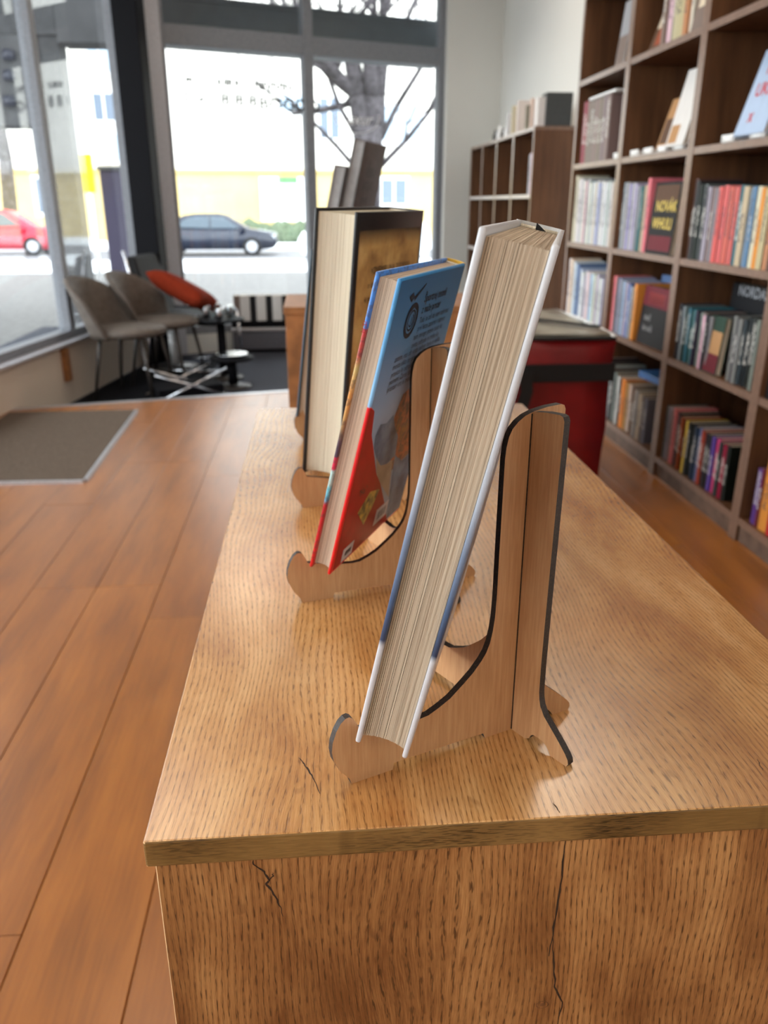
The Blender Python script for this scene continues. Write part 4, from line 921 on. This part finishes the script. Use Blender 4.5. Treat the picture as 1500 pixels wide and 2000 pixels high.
for x0, x1, z0, z1, mp in ((3.3, 4.6, 1.0, 2.2, M_wdark), (3.4, 5.3, 3.75, 5.4, M_wlight), (.4, 1.4, 3.9, 5.7, M_wdark), (-1.4, -.1, 5.0, 5.8, M_wlight), (6.6, 8.2, 1.0, 2.2, M_wdark), (6.8, 8.6, 3.75, 5.4, M_wlight), (10, 12, 3.75, 5.4, M_wdark), (10, 12, 1.0, 2.2, M_wdark),
                           (3.4, 5.3, 7.2, 8.9, M_wlight), (.2, 1.6, 7.2, 8.9, M_wlight), (-9.9, -8.9, 4.6, 5.8, M_wdark), (-9.9, -8.9, 2.9, 4.1, M_wlight), (-9.9, -8.9, 6.6, 7.8, M_wlight), (-13, -11.6, 4.4, 5.8, M_wlight), (-13, -11.6, .6, 2.2, M_wdark), (-17, -15.4, 4.4, 5.8, M_wlight), (-17, -15.4, .6, 2.2, M_wdark), (-21, -19.4, 4.4, 5.8, M_wlight), (-26, -24, .6, 2.2, M_wdark), (14.5, 16.5, 3.75, 5.4, M_wlight), (14.5, 16.5, 1, 2.2, M_wdark)):
    fwin(x0, x1, z0 + zs, z1 + zs, mp)
o = bx('shop_front', (-2.5, .05, .9), (-.2, .3, 2.9), plain('shop_white', srgb(240, 242, 246), .6), bd)
bx('sign_board', (-1.6, .0, 2.62), (-.7, .1, 2.9), plain('green_sign', srgb(90, 190, 90), .5), bd)
bm = B()
rr = random.Random(3)
for k in range(70):
    x = -4.4 + 5.2 * rr.random(); y = 39.5 + rr.random() * .8; s_ = .25 + .3 * rr.random()
    bmesh.ops.create_icosphere(bm, subdivisions=1, radius=s_, matrix=Matrix.Translation((x, y, ZS + .15 + .45 * rr.random())))
for v in bm.verts: v.co += Vector((rr.uniform(-.05, .05), rr.uniform(-.05, .05), rr.uniform(-.05, .05)))
tag(obj('hedge', bm, M_grn), 'low dull green hedge in front of the yellow wall', 'hedge')
# cars
def car(loc, rz, paint, prof, label, wheels, L_, glassz, wd=1.75):
    t = thing('car', label, 'car', loc, R(rz)); hw = wd / 2
    bm = B(); prism(bm, prof, -hw, hw, lambda u, v, w: (u, w * (1 - .16 * max(0, (v - .85)) / .6), v)); bmesh.ops.recalc_face_normals(bm, faces=bm.faces)
    es = [e for e in bm.edges if len(e.link_faces) == 2 and e.calc_face_angle(0) > .9]; bmesh.ops.bevel(bm, geom=es, offset=.07, segments=3, affect='EDGES', clamp_overlap=True)
    for f in bm.faces: f.smooth = True
    obj('body', bm, paint, t)
    for sy in (-1, 1):
        for poly in glassz:
            bm = B(); prism(bm, poly, 0, .02, lambda u, v, w: (u, sy * (hw * (1 - .16 * max(0, (v - .85)) / .6) + w - .008), v)); obj('side_window', bm, plain('car_glass', srgb(70, 84, 96), .08), t)
        bm = B(); prism(bm, [(glassz[0][0][0] - .02, .86), (glassz[0][0][0] - .22, .88), (glassz[0][0][0] - .2, .99), (glassz[0][0][0] - .04, 1.0)], 0, .12, lambda u, v, w: (u, sy * (hw + w - .02), v)); obj('mirror', bm, paint, t)
        for wx in wheels:
            bm = B(); cyl(bm, (wx, sy * (hw - .16), .32), (wx, sy * (hw + .02), .32), .32, .32, 24); w_ = obj('wheel', bm, plain('tyre_rubber', srgb(26, 26, 28), .7), t)
            bm = B(); cyl(bm, (wx, sy * (hw + .0), .32), (wx, sy * (hw + .035), .32), .21, .19, 12); obj('hubcap', bm, plain('hubcap_silver', srgb(196, 198, 204), .3, .5, .6), w_)
        bm = B(); box(bm, -L_/2 + .05, -L_/2 + .3, sy * (hw - .30), sy * (hw - .02), .58, .72); obj('headlight', bm, plain('headlight_clear', srgb(220, 226, 232), .15), t)
    return t
# profiles: front is -u
sedan = [(-2.28, .30), (-2.30, .62), (-2.2, .76), (-1.25, .92), (-.55, 1.36), (-.25, 1.42), (.55, 1.42), (.95, 1.36), (1.62, 1.02), (2.2, .98), (2.3, .80), (2.28, .32), (1.9, .22), (-1.9, .22)]
sedw = [[(-1.02, .94), (-.50, 1.30), (-.02, 1.34), (-.02, .94)], [(.03, .94), (.03, 1.34), (.52, 1.33), (.80, 1.28), (1.28, .98)]]
hatch = [(-2.0, .30), (-2.03, .66), (-1.9, .86), (-1.15, 1.0), (-.45, 1.48), (-.1, 1.55), (1.0, 1.53), (1.55, 1.42), (1.95, .98), (2.0, .78), (1.98, .32), (1.7, .22), (-1.7, .22)]
hatw = [[(-.92, 1.02), (-.38, 1.42), (.10, 1.47), (.10, 1.0)], [(.15, 1.0), (.15, 1.47), (.95, 1.45), (1.42, 1.34), (1.60, 1.02)]]
car((-3.62, 31.4, ZS - .03), 180, plain('dark_blue_black_paint', srgb(38, 44, 60), .2), sedan, 'dark blue-black saloon car parked across the street', (-1.42, 1.40), 4.6, sedw)
car((-11.3, 32.2, ZS - .03), 180, plain('red_paint', srgb(206, 30, 60), .25), hatch, 'red hatchback parked at the far left across the street', (-1.28, 1.30), 4.0, hatw)
car((1.55, 26.6, ZS + .03), 0, plain('white_paint', srgb(232, 236, 240), .3), hatch, 'white hatchback behind the bare tree', (-1.28, 1.30), 4.0, hatw)
# bare tree
tr = thing('tree', 'bare street tree with a forked grey trunk outside the right pane', 'tree', (1.12, 17, ZS))
bm = B(); rt = random.Random(11)
tube(bm, [(0, 0, -.05), (.0, 0, .4), (-.02, 0, 1.5), (-.02, .02, 2.2), (-.03, .03, 3.1)], [.30, .25, .225, .235, .30], 14)
obj('trunk', bm, M_bark, tr)
bm = B(); tw = B()
def branch(p, d, r, depth):
    n = 3 if depth > 0 else 2; seg = .42 * (1 + depth * .12); pts = [p]; rs = [r]
    for k in range(n):
        d = (d + Vector((rt.uniform(-.22, .22), rt.uniform(-.22, .22), rt.uniform(-.02, .16)))).normalized(); p = p + d * seg; pts.append(p); rs.append(r * (1 - .22 * (k + 1) / n * 1.6))
    tube(bm if r > .03 else tw, pts, rs, 6 if r > .03 else 4)
    if depth == 0: return
    for k in range(3 if depth > 1 else 4):
        i = rt.randint(1, n); a = Vector((rt.uniform(-1, 1), rt.uniform(-1, 1), rt.uniform(-.25, .6))).normalized()
        branch(pts[i], (d * .6 + a * .8).normalized(), rs[i] * rt.uniform(.42, .62), depth - 1)
branch(Vector((-.12, 0, 3.0)), Vector((-.16, 0, 1)), .20, 4); branch(Vector((.12, 0, 3.0)), Vector((.16, .05, 1)), .19, 4); branch(Vector((0, 0.03, 3.0)), Vector((.02, .1, 1)), .17, 4)
branch(Vector((.2, 0, 2.4)), Vector((.85, .1, .8)), .06, 5); branch(Vector((-.2, 0, 2.3)), Vector((-.8, .1, .8)), .05, 5); branch(Vector((.22, 0, 2.9)), Vector((.7, -.1, 1.0)), .06, 5); branch(Vector((-.22, 0, 2.9)), Vector((-.7, .1, 1.2)), .05, 5)
obj('branch', bm, M_bark, tr); o = obj('twigs', tw, M_bark, tr); o['kind'] = 'stuff'
# portico outside the left window: pillar, beams
pt = thing('portico', 'grey concrete portico with a square pillar outside the left window', 'portico', (-2.85, 10.5, ZS))
bx('pillar', (-.10, -.15, 0), (.13, .15, 4.6), M_conc, pt, .01)
bx('beam', (-9, -.2, 2.55), (-.10, .25, 3.45), M_soffit, pt, .01)
bx('beam', (.13, -.2, 3.38), (1.1, .25, 4.6), M_soffit, pt, .01)
bx('beam', (-9, -.2, 3.45), (.13, .25, 4.6), M_conc, pt, .01)
bx('soffit', (-9, -2.2, 4.6), (1.1, 4.5, 4.85), M_soffit, pt)
for (x, y, z) in ((-.42, -.22, 3.05), (-.46, -.22, 2.80), (-.40, -.22, 3.25)):
    bm = B(); lathe(bm, [(.06, -.05), (.07, .0), (.06, .05)], 14); obj('lamp_globe', bm, plain('dark_lamp', srgb(70, 72, 84), .4), pt, (x, y, z))
pl = thing('parcel_locker', 'purple-grey locker kiosk on the pavement beyond the left window', 'kiosk', (-4.42, 20, ZS), 0)
bx('cabinet', (-.24, -.3, 0), (.24, .3, 2.42), plain('purple_grey_steel', srgb(58, 52, 74), .5), pl, .03); bx('roof', (-.28, -.34, 2.42), (.28, .34, 2.50), M_conc, pl, .01)
yb = thing('sign_post', 'yellow sign box on a white pole in front of the locker', 'sign', (-4.78, 19.2, ZS), 0)
bm = B(); cyl(bm, (0, 0, 0), (0, 0, 2.0), .05, .05, 12); obj('pole', bm, M_white, yb)
bx('sign_box', (-.12, -.06, 1.96), (.12, .06, 2.72), plain('yellow_sign', srgb(236, 214, 30), .5), yb, .02)
t2 = thing('tree', 'bare tree trunk outside the far left pane', 'tree', (-12.4, 36.6, ZS))
t2.scale = (2.1, 2.1, 2.1)
bm = B(); tube(bm, [(0, 0, -.05), (.0, 0, .6), (.06, 0, 1.6), (.02, 0, 2.6), (-.02, 0, 5)], [.18, .14, .12, .11, .09], 12); obj('trunk', bm, M_bark, t2)
bm = B(); tube(bm, [(0, 0, 3.4), (.5, 0, 4.6), (.8, .2, 6)], [.09, .06, .03], 8); obj('branch', bm, M_bark, t2)
bm = B(); tube(bm, [(0, 0, 3.0), (-.6, 0, 4.2), (-1.0, .1, 5.6)], [.08, .05, .03], 8); obj('branch', bm, M_bark, t2)
